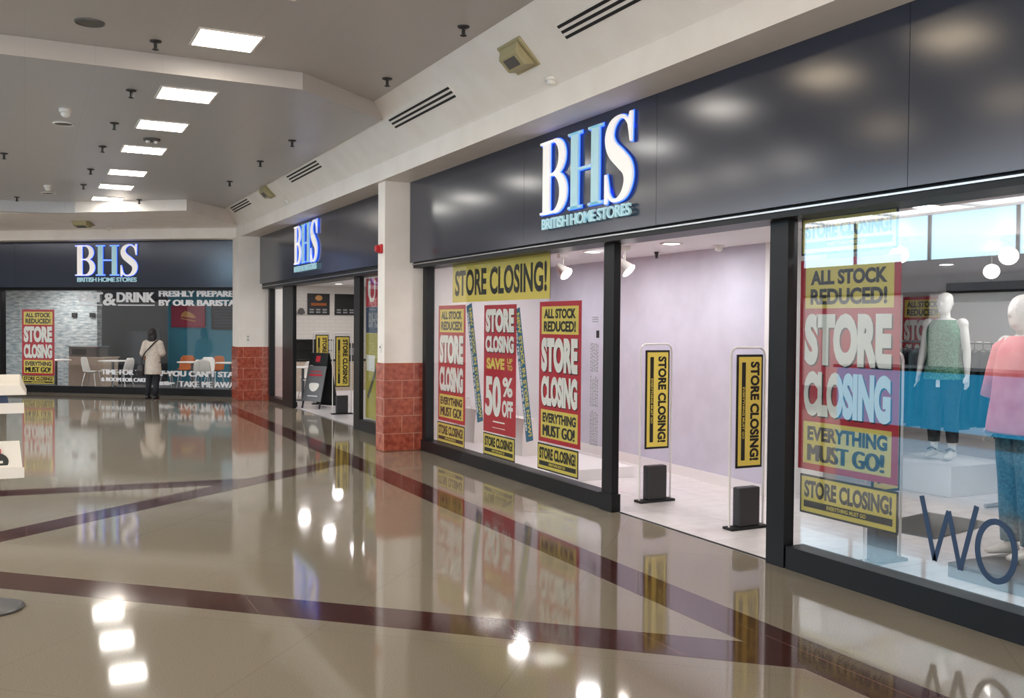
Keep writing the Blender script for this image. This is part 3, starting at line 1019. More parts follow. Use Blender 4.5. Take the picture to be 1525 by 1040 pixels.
pedestal('clear security pedestal with upright yellow sign, left of the two in the right-hand entrance', (5.395, 7.62, 0))
pedestal('clear security pedestal with upright yellow sign, right of the two in the right-hand entrance', (5.375, 6.28, 0))
pedestal('clear security pedestal half hidden behind the yellow banner in the right window', (5.49, 4.95, 0))
pedestal('clear security pedestal with yellow sign in the cafe doorway, beside the A-board', (5.26, 17.45, 0))
pedestal('clear security pedestal with yellow sign behind the A-board in the cafe doorway', (5.53, 19.8, 0))


# ------------------------------------------------------------------ lamps inside the shops
def downlight(label, x, y, z, power, rad=0.085, col=(1, 0.975, 0.97)):
    r = empty('downlight', label, 'downlight', (x, y, z), 0, 'round downlights in the shop ceilings')
    MB().lathe([(rad + 0.03, 0), (rad + 0.028, -0.012), (rad, -0.012), (rad, 0.0)], n=24, cap=False).build('rim', M['whiteplastic'], r)
    MB().lathe([(rad, -0.004), (0.01, -0.006)], n=24).build('lens', M['down'], r)
    if power:
        ld = bpy.data.lights.new('lamp', 'AREA')  # area lamp added under the lens to light the interior
        ld.shape = 'DISK'
        ld.size = 0.25
        ld.energy = power * L_SHOP
        ld.color = col
        lo = bpy.data.objects.new('lamp', ld)
        COL.objects.link(lo)
        lo.location = (0, 0, -0.03)
        lo.parent = r
    return r


downlight('round downlight over the window display, behind the right red poster', 5.68, 9.27, ZI, 34)
downlight('round downlight just inside the right-hand entrance', 5.78, 7.93, ZI, 26)
downlight('round downlight over the window display near the pillar', 5.68, 11.0, ZI, 34)
downlight('round downlight inside the entrance, nearer the right window', 6.0, 6.2, ZI, 28)
downlight('round downlight above the right-hand window display', 5.46, 4.6, ZI, 18)
downlight('round downlight above the pink-dressed mannequin', 6.6, 3.3, ZI, 20)
downlight('round downlight above the plinth with the green-topped mannequin', 8.9, 6.2, ZI, 30)
downlight('round downlight deep in the shop above the clothes rail', 10.6, 8.6, ZI, 30)
downlight('round downlight deep in the shop near the back wall', 11.4, 5.6, ZI, 30)
downlight('round downlight in the cafe ceiling, left of the three by the doorway', 5.6, 21.4, ZC, 26)
downlight('round downlight in the cafe ceiling, middle of the three by the doorway', 5.65, 19.6, ZC, 26)
downlight('round downlight in the cafe ceiling, nearest of the three by the doorway', 5.75, 18.0, ZC, 26)
downlight('round downlight over the cafe counter', 7.2, 24.2, ZC, 45)
downlight('round downlight over the cafe menu boards', 8.3, 22.5, ZC, 45)
downlight('round downlight behind the cafe poster window', 6.2, 14.2, ZC, 12)
for lab, u, d, p in (('round downlight over the stone-clad wall of the far cafe', -5.8, 1.4, 75), ('round downlight over the far cafe tables at the right', -1.2, 1.2, 40),
                     ('round downlight over the far cafe tables in the middle', -3.4, 1.3, 30)):
    o = far(u, d, ZC)
    downlight(lab, o[0], o[1], ZC, p)


def spot(label, loc, aim, z_top):
    r = empty('spotlight', label, 'spotlight', loc, 0, 'white spotlights in the shop')
    a = Vector(aim).normalized()
    box(-0.06, 0.06, -0.035, 0.035, z_top - 0.05, z_top).build('gear_box', M['whiteplastic'], r, bevel=0.006)
    MB().tube([(0, 0, z_top - 0.05), (0, 0, 0.02)], 0.012, 8).build('stem', M['whiteplastic'], r)
    b = MB()
    b.tube([tuple(-a * 0.10), tuple(-a * 0.06), tuple(a * 0.03), tuple(a * 0.07)], [0.03, 0.045, 0.07, 0.085], 18)
    b.build('lamp_head', M['whiteplastic'], r, smooth=False)
    MB().tube([tuple(a * 0.068), tuple(a * 0.076)], 0.078, 18).build('bulb', M['bulb'], r)


spot('white spotlight above the entrance end of the window display, right of the yellow banner', (5.6, 9.8, 2.33), (0.3, -0.7, -0.65), 0.19)
spot('white spotlight hanging just inside the entrance beside the black post', (5.6, 8.5, 2.31), (0.4, -0.6, -0.7), 0.21)
spot('large glaring spotlight behind the top of the right-hand window', (7.2, 6.35, 2.38), (-0.75, -0.6, -0.35), 0.14)
spot('bright spotlight in the right window, upper of the distant pair', (7.9, 5.75, 2.36), (-0.7, -0.5, -0.3), 0.16)
spot('bright spotlight in the right window, lower of the distant pair', (9.4, 7.05, 2.33), (-0.7, -0.6, -0.3), 0.19)
o = empty('sprinkler', 'small sprinkler in the white ceiling just inside the right-hand entrance', 'sprinkler', (6.33, 8.96, ZI), 0, 'ceiling sprinklers')
MB().lathe([(0.03, 0), (0.02, -0.02), (0.012, -0.06), (0.025, -0.066), (0.01, -0.072)], n=12).build('body', M['sprinkler'], o)
smoke('smoke detector on the white ceiling just inside the right-hand entrance', (6.33, 7.87, ZI))


# white carrier bags in the window display
def carrier(label, y0, y1, x):
    r = empty('carrier_bag', label, 'bag', (x, (y0 + y1) / 2, 0.12), RZ, 'white carrier bags in the window display')
    w = (y1 - y0) / 2
    MB().loft([[(-w, -0.11, 0), (w, -0.11, 0), (w, 0.11, 0), (-w, 0.11, 0)],
               [(-w, -0.10, 0.25), (w, -0.10, 0.25), (w, 0.10, 0.25), (-w, 0.10, 0.25)],
               [(-w, -0.08, 0.44), (w, -0.08, 0.44), (w, 0.08, 0.44), (-w, 0.08, 0.44)]]).build('bag_body', M['whiteplastic'], r)
    for yy in (-0.08, 0.08):
        MB().tube([(-0.08, yy, 0.42), (-0.075, yy, 0.52), (-0.04, yy, 0.58), (0.04, yy, 0.58), (0.075, yy, 0.52), (0.08, yy, 0.42)], 0.006, 6).build('handle', M['whiteplastic'], r)


carrier('white carrier bag on the display floor between the left poster and the 50% OFF poster', 11.58, 12.08, 5.4)
carrier('white carrier bag on the display floor right of the 50% OFF poster', 10.2, 10.68, 5.4)


# ------------------------------------------------------------------ bodies
def limb(mb, pts, rad, n=12):
    mb.tube(pts, rad, n)


def remesh(o, vox, smooth_it=6):
    m = o.modifiers.new('remesh', 'REMESH')
    m.mode = 'VOXEL'
    m.voxel_size = vox
    m.use_smooth_shade = True
    s = o.modifiers.new('smooth', 'SMOOTH')
    s.iterations = smooth_it
    s.factor = 0.5


def ring(cx, cy, z, rx, ry, n=20):
    return [(cx + rx * math.cos(2 * PI * k / n), cy + ry * math.sin(2 * PI * k / n), z) for k in range(n)]


def hand(mb, wrist, d, side, s=1.0, up=Vector((0, 0, 1))):
    """palm, four fingers and a thumb from the wrist along d; side points to the thumb side"""
    d = Vector(d).normalized()
    sd = Vector(side)
    sd = (sd - d * sd.dot(d)).normalized()
    n = d.cross(sd).normalized()
    W = Vector(wrist)
    mb.tube([tuple(W - d * 0.02), tuple(W + d * 0.03 * s), tuple(W + d * 0.085 * s)], [0.026 * s, (0.032 * s, 0.02 * s), (0.038 * s, 0.016 * s)], 10)
    for i, (off, ln) in enumerate(((0.027, 0.072), (0.009, 0.082), (-0.009, 0.076), (-0.026, 0.058))):
        b = W + d * 0.08 * s + sd * off * s
        c1 = b + d * ln * 0.5 * s + n * 0.006 * s
        c2 = b + d * ln * s * 0.95 + n * (0.018 + 0.004 * i) * s
        mb.tube([tuple(b - d * 0.01), tuple(b), tuple(c1), tuple(c2)], [0.009 * s, 0.0092 * s, 0.0085 * s, 0.007 * s], 8)
    t0 = W + d * 0.03 * s + sd * 0.025 * s
    mb.tube([tuple(t0), tuple(t0 + d * 0.03 * s + sd * 0.022 * s), tuple(t0 + d * 0.065 * s + sd * 0.028 * s + n * 0.01 * s)], [0.013 * s, 0.011 * s, 0.008 * s], 8)


def body_mesh(H, head_tilt=0.0, arms=None, legs=None, feet_dir=1.0):
    """one continuous figure of height H facing +Y, feet on z=0"""
    mb = MB()
    k = H / 1.70
    S = lambda *p: tuple(q * k for q in p)
    # torso
    tor = [(0.84, 0.155, 0.115, 0.0), (0.92, 0.165, 0.12, 0.0), (1.02, 0.13, 0.10, 0.005), (1.12, 0.128, 0.095, 0.01), (1.24, 0.155, 0.11, 0.012),
           (1.33, 0.165, 0.105, 0.0), (1.40, 0.15, 0.075, -0.01), (1.435, 0.075, 0.055, -0.012)]
    mb.loft([[(p[0] * k, p[1] * k, p[2] * k) for p in ring(0, cy, z, rx, ry)] for z, rx, ry, cy in tor])
    # neck, head
    limb(mb, [S(0, -0.012, 1.38), S(0, -0.008, 1.45), S(0, 0.006, 1.53)], [0.06 * k, 0.05 * k, 0.05 * k])
    hd = [(1.475, 0.035, 0.04, 0.035), (1.50, 0.055, 0.07, 0.025), (1.545, 0.068, 0.088, 0.014), (1.59, 0.074, 0.096, 0.008), (1.635, 0.074, 0.096, 0.0),
          (1.67, 0.062, 0.08, -0.004), (1.693, 0.036, 0.046, -0.004), (1.70, 0.01, 0.012, -0.004)]
    mb.loft([[(p[0] * k, p[1] * k, p[2] * k) for p in ring(0, cy, z, rx, ry)] for z, rx, ry, cy in hd])
    # face: nose, chin, brow, ears
    mb.ell(S(0, 0.104, 1.575), 0.014 * k, 0.018 * k, 0.026 * k, 10, 8)
    mb.ell(S(0, 0.07, 1.497), 0.025 * k, 0.02 * k, 0.018 * k, 10, 8)
    for s in (-1, 1):
        mb.ell(S(0.03 * s, 0.086, 1.608), 0.02 * k, 0.012 * k, 0.008 * k, 10, 8)
        mb.ell(S(0.076 * s, -0.002, 1.585), 0.01 * k, 0.02 * k, 0.032 * k, 10, 8)
    mb.ell(S(0, 0.092, 1.535), 0.022 * k, 0.012 * k, 0.008 * k, 10, 8)
    for s in (-1, 1):
        A = arms[s] if arms else [(0.175, -0.01, 1.375), (0.225, -0.01, 1.10), (0.25, 0.03, 0.86)]
        P = [S(s * p[0], p[1], p[2]) for p in A]
        mb.ell(P[0], 0.062 * k, 0.058 * k, 0.06 * k, 12, 8)
        mid = tuple((a + b) / 2 for a, b in zip(P[0], P[1]))
        mid2 = tuple(a * 0.7 + b * 0.3 for a, b in zip(P[1], P[2]))
        limb(mb, [P[0], mid, P[1], mid2, P[2]], [0.052 * k, 0.047 * k, 0.039 * k, 0.039 * k, 0.026 * k])
        d = Vector(P[2]) - Vector(P[1])
        hand(mb, P[2], d, (-s * 0.35, 1, 0.1), k)
        Lg = legs[s] if legs else [(0.085, 0.0, 0.87), (0.09, 0.012, 0.48), (0.095, -0.012, 0.085)]
        Q = [S(s * p[0], p[1], p[2]) for p in Lg]
        m1 = tuple((a + b) / 2 for a, b in zip(Q[0], Q[1]))
        m2 = tuple(a * 0.7 + b * 0.3 for a, b in zip(Q[1], Q[2]))
        limb(mb, [Q[0], m1, Q[1], m2, Q[2]], [0.088 * k, 0.074 * k, 0.053 * k, 0.054 * k, 0.035 * k], 14)
        f = Vector(Q[2])
        limb(mb, [tuple(f + Vector((0, -0.045 * k, -0.05 * k))), tuple(f + Vector((0, 0.04 * k, -0.045 * k))), tuple(f + Vector((s * 0.008, 0.12 * k, -0.06 * k))), tuple(f + Vector((s * 0.01, 0.175 * k, -0.068 * k)))],
             [(0.033 * k, 0.035 * k), (0.036 * k, 0.04 * k), (0.04 * k, 0.025 * k), (0.025 * k, 0.015 * k)], 12)
        limb(mb, [tuple(f + Vector((0, 0, 0.03 * k))), tuple(f + Vector((0, 0, -0.05 * k)))], 0.036 * k, 12)
    return mb


def cloth(name, m, parent, rings, vox=None, sol=None):
    mb = MB()
    mb.loft(rings, cap=False)
    o = mb.build(name, m, parent, smooth=True)
    s = o.modifiers.new('solid', 'SOLIDIFY')
    s.thickness = 0.006
    s.offset = 1
    b = o.modifiers.new('sub', 'SUBSURF')
    b.levels = 1
    b.render_levels = 1
    return o


# the person standing with back to us at the far window
PX, PY = 2.5, 22.5
r = empty('person', 'person seen from behind in beige tunic and dark trousers at the far window', 'person', (PX, PY, 0), -FA * 0.75)
k = 1.53 / 1.70
arms = {-1: [(0.17, -0.01, 1.365), (0.245, -0.03, 1.10), (0.215, 0.12, 0.93)], 1: [(0.17, -0.01, 1.365), (0.24, 0.0, 1.11), (0.13, 0.20, 1.06)]}
legs = {-1: [(0.085, 0.0, 0.87), (0.10, 0.012, 0.48), (0.125, -0.012, 0.085)], 1: [(0.085, 0.0, 0.87), (0.085, 0.012, 0.48), (0.075, -0.02, 0.085)]}
b = body_mesh(1.53, arms=arms, legs=legs).build('body', M['skin'], r)
remesh(b, 0.0075, 4)
# trousers
for s in (-1, 1):
    L = [tuple(v * k for v in (s * q[0], q[1], q[2])) for q in legs[s]]
    mb = MB()
    m1 = tuple((a + c) / 2 for a, c in zip(L[0], L[1]))
    mb.tube([(L[0][0], L[0][1], L[0][2] + 0.03), m1, L[1], tuple((a + c) / 2 for a, c in zip(L[1], L[2])), (L[2][0], L[2][1], 0.055)], [0.093, 0.082, 0.066, 0.06, 0.052], 16)
    mb.build('trouser_leg', M['trouser'], r, smooth=True)
    f = Vector(L[2])
    mb = MB()
    mb.tube([tuple(f + Vector((0, -0.055, -0.042))), tuple(f + Vector((0, 0.03, -0.035))), tuple(f + Vector((0, 0.11, -0.048))), tuple(f + Vector((0, 0.175, -0.056)))],
            [(0.036, 0.034), (0.042, 0.042), (0.044, 0.028), (0.028, 0.018)], 14)
    mb.build('shoe', M['shoe'], r, smooth=True)
# tunic: trunk and two elbow-length sleeves as one surface
mb = MB()
tun = [(0.60, 0.215, 0.165, 0.0), (0.72, 0.205, 0.16, 0.0), (0.85, 0.19, 0.15, 0.0), (0.96, 0.178, 0.14, 0.003), (1.08, 0.172, 0.132, 0.006), (1.22, 0.18, 0.13, 0.008),
       (1.33, 0.185, 0.125, 0.0), (1.40, 0.165, 0.095, -0.01), (1.435, 0.095, 0.075, -0.012), (1.455, 0.066, 0.062, -0.01)]
mb.loft([[(p[0] * k, p[1] * k, p[2] * k) for p in ring(0, cy, z, rx, ry, 28)] for z, rx, ry, cy in tun])
for s in (-1, 1):
    A = [tuple(v * k for v in (s * q[0], q[1], q[2])) for q in arms[s]]
    e = tuple(a * 0.8 + c * 0.2 for a, c in zip(A[1], A[2]))
    mb.tube([(A[0][0] * 0.8, A[0][1], A[0][2] + 0.01), A[0], tuple((a + c) / 2 for a, c in zip(A[0], A[1])), A[1], e], [0.07, 0.076, 0.072, 0.066, 0.064], 16)
t = mb.build('tunic', M['tunic'], r)
remesh(t, 0.011, 4)
# hair
mb = MB()
hr = [(1.40, 0.07, 0.035, -0.075), (1.45, 0.10, 0.055, -0.06), (1.50, 0.112, 0.085, -0.04), (1.55, 0.112, 0.10, -0.024), (1.60, 0.105, 0.108, -0.016), (1.66, 0.092, 0.104, -0.014), (1.70, 0.068, 0.082, -0.01), (1.725, 0.03, 0.04, -0.008)]
mb.loft([[(p[0] * k, p[1] * k, p[2] * k) for p in ring(0, cy, z, rx, ry)] for z, rx, ry, cy in hr])
mb.ell((0, -0.105 * k, 1.60 * k), 0.045, 0.035, 0.045)
h = mb.build('hair', M['hair'], r)
remesh(h, 0.010, 5)
# shoulder bag with cross strap
bg = empty('shoulder_bag', 'dark shoulder bag hanging at the left hip of the standing person', 'bag', (PX, PY, 0), -FA * 0.75)
mb = MB()
mb.loft([[(-0.30, -0.13, 0.50), (-0.17, -0.16, 0.50), (-0.16, -0.08, 0.50), (-0.29, -0.05, 0.50)],
         [(-0.32, -0.15, 0.62), (-0.16, -0.18, 0.62), (-0.15, -0.08, 0.62), (-0.31, -0.05, 0.62)],
         [(-0.29, -0.12, 0.76), (-0.18, -0.14, 0.76), (-0.17, -0.09, 0.76), (-0.28, -0.07, 0.76)]])
mb.build('bag_body', M['bag'], bg, bevel=0.015)
st = [(-0.215, -0.125, 0.76), (-0.19, -0.128, 0.90), (-0.12, -0.135, 1.02), (-0.02, -0.136, 1.13), (0.07, -0.118, 1.23), (0.115, -0.06, 1.285), (0.12, 0.0, 1.29)]
MB().tube(st, (0.014), 8).build('strap', M['bag'], bg)

# ------------------------------------------------------------------ mannequins and stock in the right-hand window
pl = MB().box(-0.55, 0.35, -0.45, 0.45, 0, 0.31).build('display_plinth', M['white'], None, (8.75, 7.0, 0), 0, bevel=0.004)
tag(pl, 'low white plinth under the green-topped mannequin', 'plinth')


def mannequin(label, loc, rz, H):
    r = empty('mannequin', label, 'mannequin', loc, rz, 'white shop mannequins')
    b = body_mesh(H).build('body', M['mann'], r)
    remesh(b, 0.0085, 8)
    return r


r = mannequin('white mannequin in a green top and dark trousers standing on the white plinth', (8.6, 6.98, 0.335), RZ + PI + 0.25, 1.73)
k = 1.73 / 1.70


def R_(tbl, n=28):
    return [[(p[0] * k, p[1] * k, p[2] * k) for p in ring(0, cy, z, rx, ry, n)] for z, rx, ry, cy in tbl]


cloth('top', M['green'], r, R_([(0.80, 0.20, 0.15, 0), (0.88, 0.195, 0.145, 0), (0.98, 0.165, 0.13, 0), (1.1, 0.155, 0.12, 0.01), (1.24, 0.175, 0.13, 0.012), (1.33, 0.178, 0.12, 0), (1.39, 0.15, 0.09, -0.008), (1.415, 0.12, 0.07, -0.01)]))
for s in (-1, 1):
    mb = MB()
    mb.tube([(s * 0.085 * k, 0, 0.9 * k), (s * 0.09 * k, 0.01, 0.66 * k), (s * 0.09 * k, 0.012, 0.48 * k), (s * 0.094 * k, 0, 0.28 * k), (s * 0.096 * k, -0.01, 0.16 * k)], [0.105, 0.088, 0.07, 0.066, 0.058], 16)
    mb.build('trouser_leg', M['darkcloth'], r, smooth=True)
    mb = MB()
    mb.tube([(s * 0.096 * k - 0.05, 0.03, 0.075), (s * 0.096 * k, 0.045, 0.10), (s * 0.096 * k + 0.05, 0.03, 0.075)], 0.008, 6)
    mb.build('shoe_strap', M['steelgrey'], r)
MB().box(-0.02, 0.02, 0.13, 0.135, 0.74, 0.86).build('swing_tag', M['paper'], r)

pf = MB().box(-0.5, 0.5, -1.15, 0.42, 0, 0.10).build('shop_podium', M['steelgrey'], None, (6.08, 4.05, 0), 0, bevel=0.006)
tag(pf, 'low grey display base under the pink-dressed mannequin at the right edge', 'plinth')
r = mannequin('tall white mannequin in pink top and jeans at the right edge', (6.08, 4.30, 0.122), RZ + PI - 0.3, 1.80)
k = 1.80 / 1.70
cloth('top', M['pink'], r, R_([(0.80, 0.25, 0.19, 0), (0.90, 0.235, 0.18, 0), (1.0, 0.215, 0.165, 0), (1.12, 0.195, 0.15, 0.005), (1.25, 0.187, 0.14, 0.01), (1.34, 0.185, 0.125, 0), (1.40, 0.15, 0.09, -0.008), (1.43, 0.10, 0.07, -0.01)]))
for s in (-1, 1):
    mb = MB()
    mb.tube([(s * 0.13 * k, -0.01, 1.37 * k), (s * 0.19 * k, -0.01, 1.34 * k), (s * 0.225 * k, -0.008, 1.2 * k), (s * 0.255 * k, 0, 1.02 * k)], [0.07, 0.085, 0.095, 0.105], 18)
    mb.build('sleeve', M['pink'], r, smooth=True)
    mb = MB()
    mb.tube([(s * 0.085 * k, 0, 0.92 * k), (s * 0.09 * k, 0.01, 0.66 * k), (s * 0.09 * k, 0.012, 0.48 * k), (s * 0.094 * k, 0, 0.28 * k), (s * 0.096 * k, -0.01, 0.09 * k)], [0.118, 0.098, 0.078, 0.074, 0.066], 16)
    mb.build('jeans_leg', M['denim'], r, smooth=True)


# clothes rail
def rail(label, x, y0, y1, z):
    r = empty('clothes_rail', label, 'clothes rail', (x, (y0 + y1) / 2, 0))
    L = (y1 - y0) / 2
    MB().tube([(0, -L, z), (0, L, z)], 0.014, 10).build('hanging_bar', M['alu'], r)
    for s in (-1, 1):
        MB().tube([(0, s * L, 0.03), (0, s * L, z)], 0.016, 10).build('upright', M['alu'], r)
        MB().tube([(-0.25, s * L, 0.02), (0.25, s * L, 0.02)], 0.018, 10).build('foot', M['alu'], r)
    return r


rail('chrome clothes rail of dark garments behind the mannequin with the green top', 9.9, 6.7, 9.5, 1.52)


def garment(label, x, y, z, L, w, m, group='garments on the shop clothes rail', rz=0.0):
    r = empty('garment', label, 'garment', (x, y, z), rz, group)
    mb = MB()
    rr = []
    for t, ww in ((0.0, 0.5), (0.06, 0.95), (0.3, 0.9), (0.65, 0.95), (1.0, 1.08)):
        n = 20
        rr.append([(w / 2 * ww * math.cos(2 * PI * i / n), 0.03 * (1 + 0.5 * t) * math.sin(2 * PI * i / n) + 0.006 * math.cos(6 * PI * i / n) * t, -0.10 - L * t) for i in range(n)])
    mb.loft(rr)
    mb.build('cloth', M[m], r, smooth=True)
    MB().tube([(-w * 0.4, 0, -0.12), (0, 0, -0.075), (w * 0.4, 0, -0.12)], 0.006, 6).build('hanger', M['steel'], r)
    MB().tube([(0, 0, -0.075), (0, 0, -0.02), (0.014, 0, 0.006), (0.0, 0, 0.022), (-0.014, 0, 0.008)], 0.004, 6).build('hook', M['steel'], r)


gcol = ['darkcloth', 'darkcloth', 'dark_teal', 'darkcloth', 'darkcloth', 'trouser', 'darkcloth', 'trouser', 'dark_teal', 'darkcloth', 'darkcloth', 'trouser']
for i in range(24):
    y = 6.85 + i * 0.11
    garment('dark garment on the clothes rail, %s' % ('nearest end' if i == 0 else 'number %d from the near end' % (i + 1)) if i else 'dark garment at the near end of the clothes rail', 9.9, y, 1.52, random.uniform(0.8, 0.98), 0.42, gcol[i % 12])
rail('chrome clothes rail holding the two teal dresses, right of the dark clothes', 8.3, 5.35, 6.05, 1.50)
garment('long teal dress, left of the two on the short rail behind the pink-dressed mannequin', 8.3, 5.78, 1.50, 0.85, 0.40, 'teal')
garment('long teal dress, right of the two on the short rail behind the pink-dressed mannequin', 8.3, 5.62, 1.50, 0.95, 0.42, 'teal')

# wall pieces deep in the shop
def shop_wall_panel(name, label, loc, w, h, m, cat):
    o = box(-w / 2, w / 2, 0, 0.03, 0, h).build(name, M[m], None, loc, RZ)
    return tag(o, label, cat)


shop_wall_panel('wall_panel', 'grey wall panel on the back wall of the shop', (12.95, 8.0, 0.9), 1.4, 1.5, 'greyvinyl', 'panel')
shop_wall_panel('notice_board', 'dark display board high on the back wall of the shop', (12.95, 9.4, 2.1), 2.2, 0.3, 'ink', 'board')
big_poster('small red STORE CLOSING poster deep inside the shop, right of the big window poster', (12.9, 11.3, 0.75), RZ, 0.8, 1.45)
cb = MB().box(-0.4, 0.4, -0.25, 0.25, 0, 0.75).build('display_cube', M['white'], None, (9.3, 5.7, 0), 0, bevel=0.004)
tag(cb, 'white display cube on the shop floor behind the pink-dressed mannequin', 'plinth')
sh = MB().box(-0.5, 0.5, -0.3, 0.3, 0, 0.012).build('floor_mat', M['steel'], None, (6.9, 5.7, 0), 0.2)
tag(sh, 'dark grey mat on the shop floor behind the Wo lettering', 'mat')


# ------------------------------------------------------------------ cafe furniture
def cafe_table(label, loc, rz=0.0, first=[None]):
    if first[0] is not None:
        return dup(first[0], label, loc, rz)
    r = empty('cafe_table', label, 'table', loc, rz, 'round cafe tables')
    MB().lathe([(0.34, 0.715), (0.35, 0.72), (0.35, 0.735), (0.34, 0.74)], n=32).build('table_top', M['whiteplastic'], r)
    MB().lathe([(0.03, 0.02), (0.03, 0.715)], n=14).build('stem', M['steel'], r)
    MB().lathe([(0.22, 0.004), (0.215, 0.016), (0.04, 0.03)], n=28).build('foot', M['steel'], r)
    first[0] = r
    return r


def cafe_chair(label, loc, rz=0.0, first=[None], m='whiteplastic'):
    if m in [f[0] for f in first if f]:
        return dup([f[1] for f in first if f and f[0] == m][0], label, loc, rz)
    r = empty('cafe_chair', label, 'chair', loc, rz, 'moulded cafe chairs')
    # moulded shell: seat curving into the back (the sitter faces -Y... back at +Y)
    n = 12
    prof = [(-0.21, 0.455), (-0.12, 0.44), (0.02, 0.435), (0.13, 0.45), (0.18, 0.52), (0.21, 0.64), (0.23, 0.76), (0.235, 0.82)]
    wid = [0.17, 0.20, 0.21, 0.21, 0.205, 0.20, 0.18, 0.12]
    mb = MB()
    rows = []
    for (y, z), w in zip(prof, wid):
        rows.append([mb.bm.verts.new((w * t, y - 0.05 * t * t * (1 if z > 0.5 else 0.2), z + 0.03 * t * t * (1 if z < 0.5 else 0))) for t in [-1 + 2 * i / n for i in range(n + 1)]])
    for a, b in zip(rows, rows[1:]):
        for i in range(n):
            mb.bm.faces.new((a[i], a[i + 1], b[i + 1], b[i]))
    o = mb.build('shell', M[m], r, smooth=True)
    s = o.modifiers.new('solid', 'SOLIDIFY')
    s.thickness = 0.012
    for sx in (-1, 1):
        for y0, y1 in ((-0.12, -0.19), (0.10, 0.19)):
            MB().tube([(sx * 0.14, y0, 0.44), (sx * 0.19, y1, 0.005)], [0.013, 0.010], 8).build('leg', M['alu'], r)
    first.append((m, r))
    return r


for lab, u, d in (('white round cafe table just right of the far red poster', -5.25, 0.85), ('white round cafe table left of the standing person, by the far window', -3.75, 0.95),
                  ('white round cafe table right of the standing person, by the far window', -1.65, 1.0), ('white round cafe table at the right end of the far window', -0.62, 0.95)):
    cafe_table(lab, far(u, d, 0.004), -FA)
for lab, u, d, a in (('white cafe chair half behind the far red poster', -5.75, 0.75, PI / 2), ('pale cafe chair left of the table that stands left of the person', -4.2, 0.75, PI / 2 + 0.2),
                     ('pale cafe chair partly hidden by the standing person', -3.30, 0.70, -PI / 2), ('pale cafe chair left of the table right of the standing person', -2.15, 0.65, PI / 2 + 0.4),
                     ('white cafe chair behind the table right of the standing person', -1.75, 1.75, 0.0), ('pale cafe chair at the near side between the two right-hand tables', -1.12, 0.60, PI + 0.3),
                     ('white cafe chair behind the rightmost table of the far window', -0.55, 1.62, 0.0)):
    cafe_chair(lab, far(u, d, 0.004), -FA + a)
cafe_chair('orange tub chair deep in the far cafe, left of its pair', far(-2.75, 2.6, 0.004), -FA + 0.3, m='orange')
cafe_chair('orange tub chair deep in the far cafe, right of its pair', far(-1.95, 2.6, 0.004), -FA - 0.2, m='orange')
cafe_table('white round cafe table just inside the cafe doorway, left of the A-board', (5.42, 20.9, 0))
cafe_chair('white cafe chair beside the table inside the cafe doorway, back towards us', (5.50, 20.15, 0), PI + 0.4)
cafe_chair('white cafe chair beyond the table inside the cafe doorway', (5.75, 21.6, 0), -0.6)

r = empty('cafe_counter', 'beige cafe counter in front of the stone-clad wall', 'counter', far(-4.85, 1.75, 0.004), -FA)
box(-0.5, 0.5, -0.3, 0.3, 0.05, 0.76).build('body', M['beige_lam'], r)
box(-0.53, 0.53, -0.33, 0.33, 0.76, 0.79).build('worktop', M['beige_lam'], r)
box(-0.47, 0.47, -0.27, 0.27, 0, 0.05).build('plinth', M['blackmatt'], r)
r = empty('drinks_machine', 'dark metal machine standing on the beige counter in the far cafe', 'machine', far(-4.98, 1.72, 0.794), -FA)
box(-0.40, 0.42, -0.22, 0.22, 0, 0.25).build('housing', M['greyplastic'], r, bevel=0.01)
box(-0.42, 0.44, -0.24, 0.24, 0.25, 0.275).build('top_tray', M['alu'], r)
box(-0.30, 0.10, -0.23, -0.22, 0.05, 0.2).build('front_panel', M['blackmatt'], r)
for nm, u in (('left', -5.85), ('right', -5.32)):
    tag(box(-0.07, 0.07, -0.05, 0.0, -0.06, 0.06).build('wall_light', M['blackmatt'], None, far(u, 2.4, 1.86), -FA), 'small dark wall light on the stone cladding, %s of two' % nm, 'wall light', 'wall lights on the stone wall')

r = empty('menu_board', 'magenta picture board with a sandwich, hanging in the far cafe', 'menu board', far(-3.82, 4.55, 1.55), -FA)
box(-0.52, 0.52, -0.03, 0, 0, 0.62).build('board', M['magenta'], r)
mb = MB()
mb.prism([(-0.22, 0.30), (0.25, 0.26), (0.20, 0.34), (0.05, 0.44), (-0.10, 0.46), (-0.20, 0.38)], -0.034, -0.03, 'y')
mb.prism([(-0.22, 0.24), (0.24, 0.16), (0.24, 0.19), (-0.22, 0.27)], -0.034, -0.03, 'y')
mb.build('sandwich_picture', M['pastry'], r)
r = empty('menu_board', 'dark menu board with rows of small print right of the magenta board', 'menu board', far(-2.55, 4.55, 1.5), -FA)
box(-0.55, 0.55, -0.03, 0, 0, 0.7).build('board', M['ink'], r)
for i in range(7):
    box(-0.48, 0.48 - 0.09 * (i % 3), -0.034, -0.03, 0.08 + 0.085 * i, 0.1 + 0.085 * i).build('print_row', M['navy'], r)

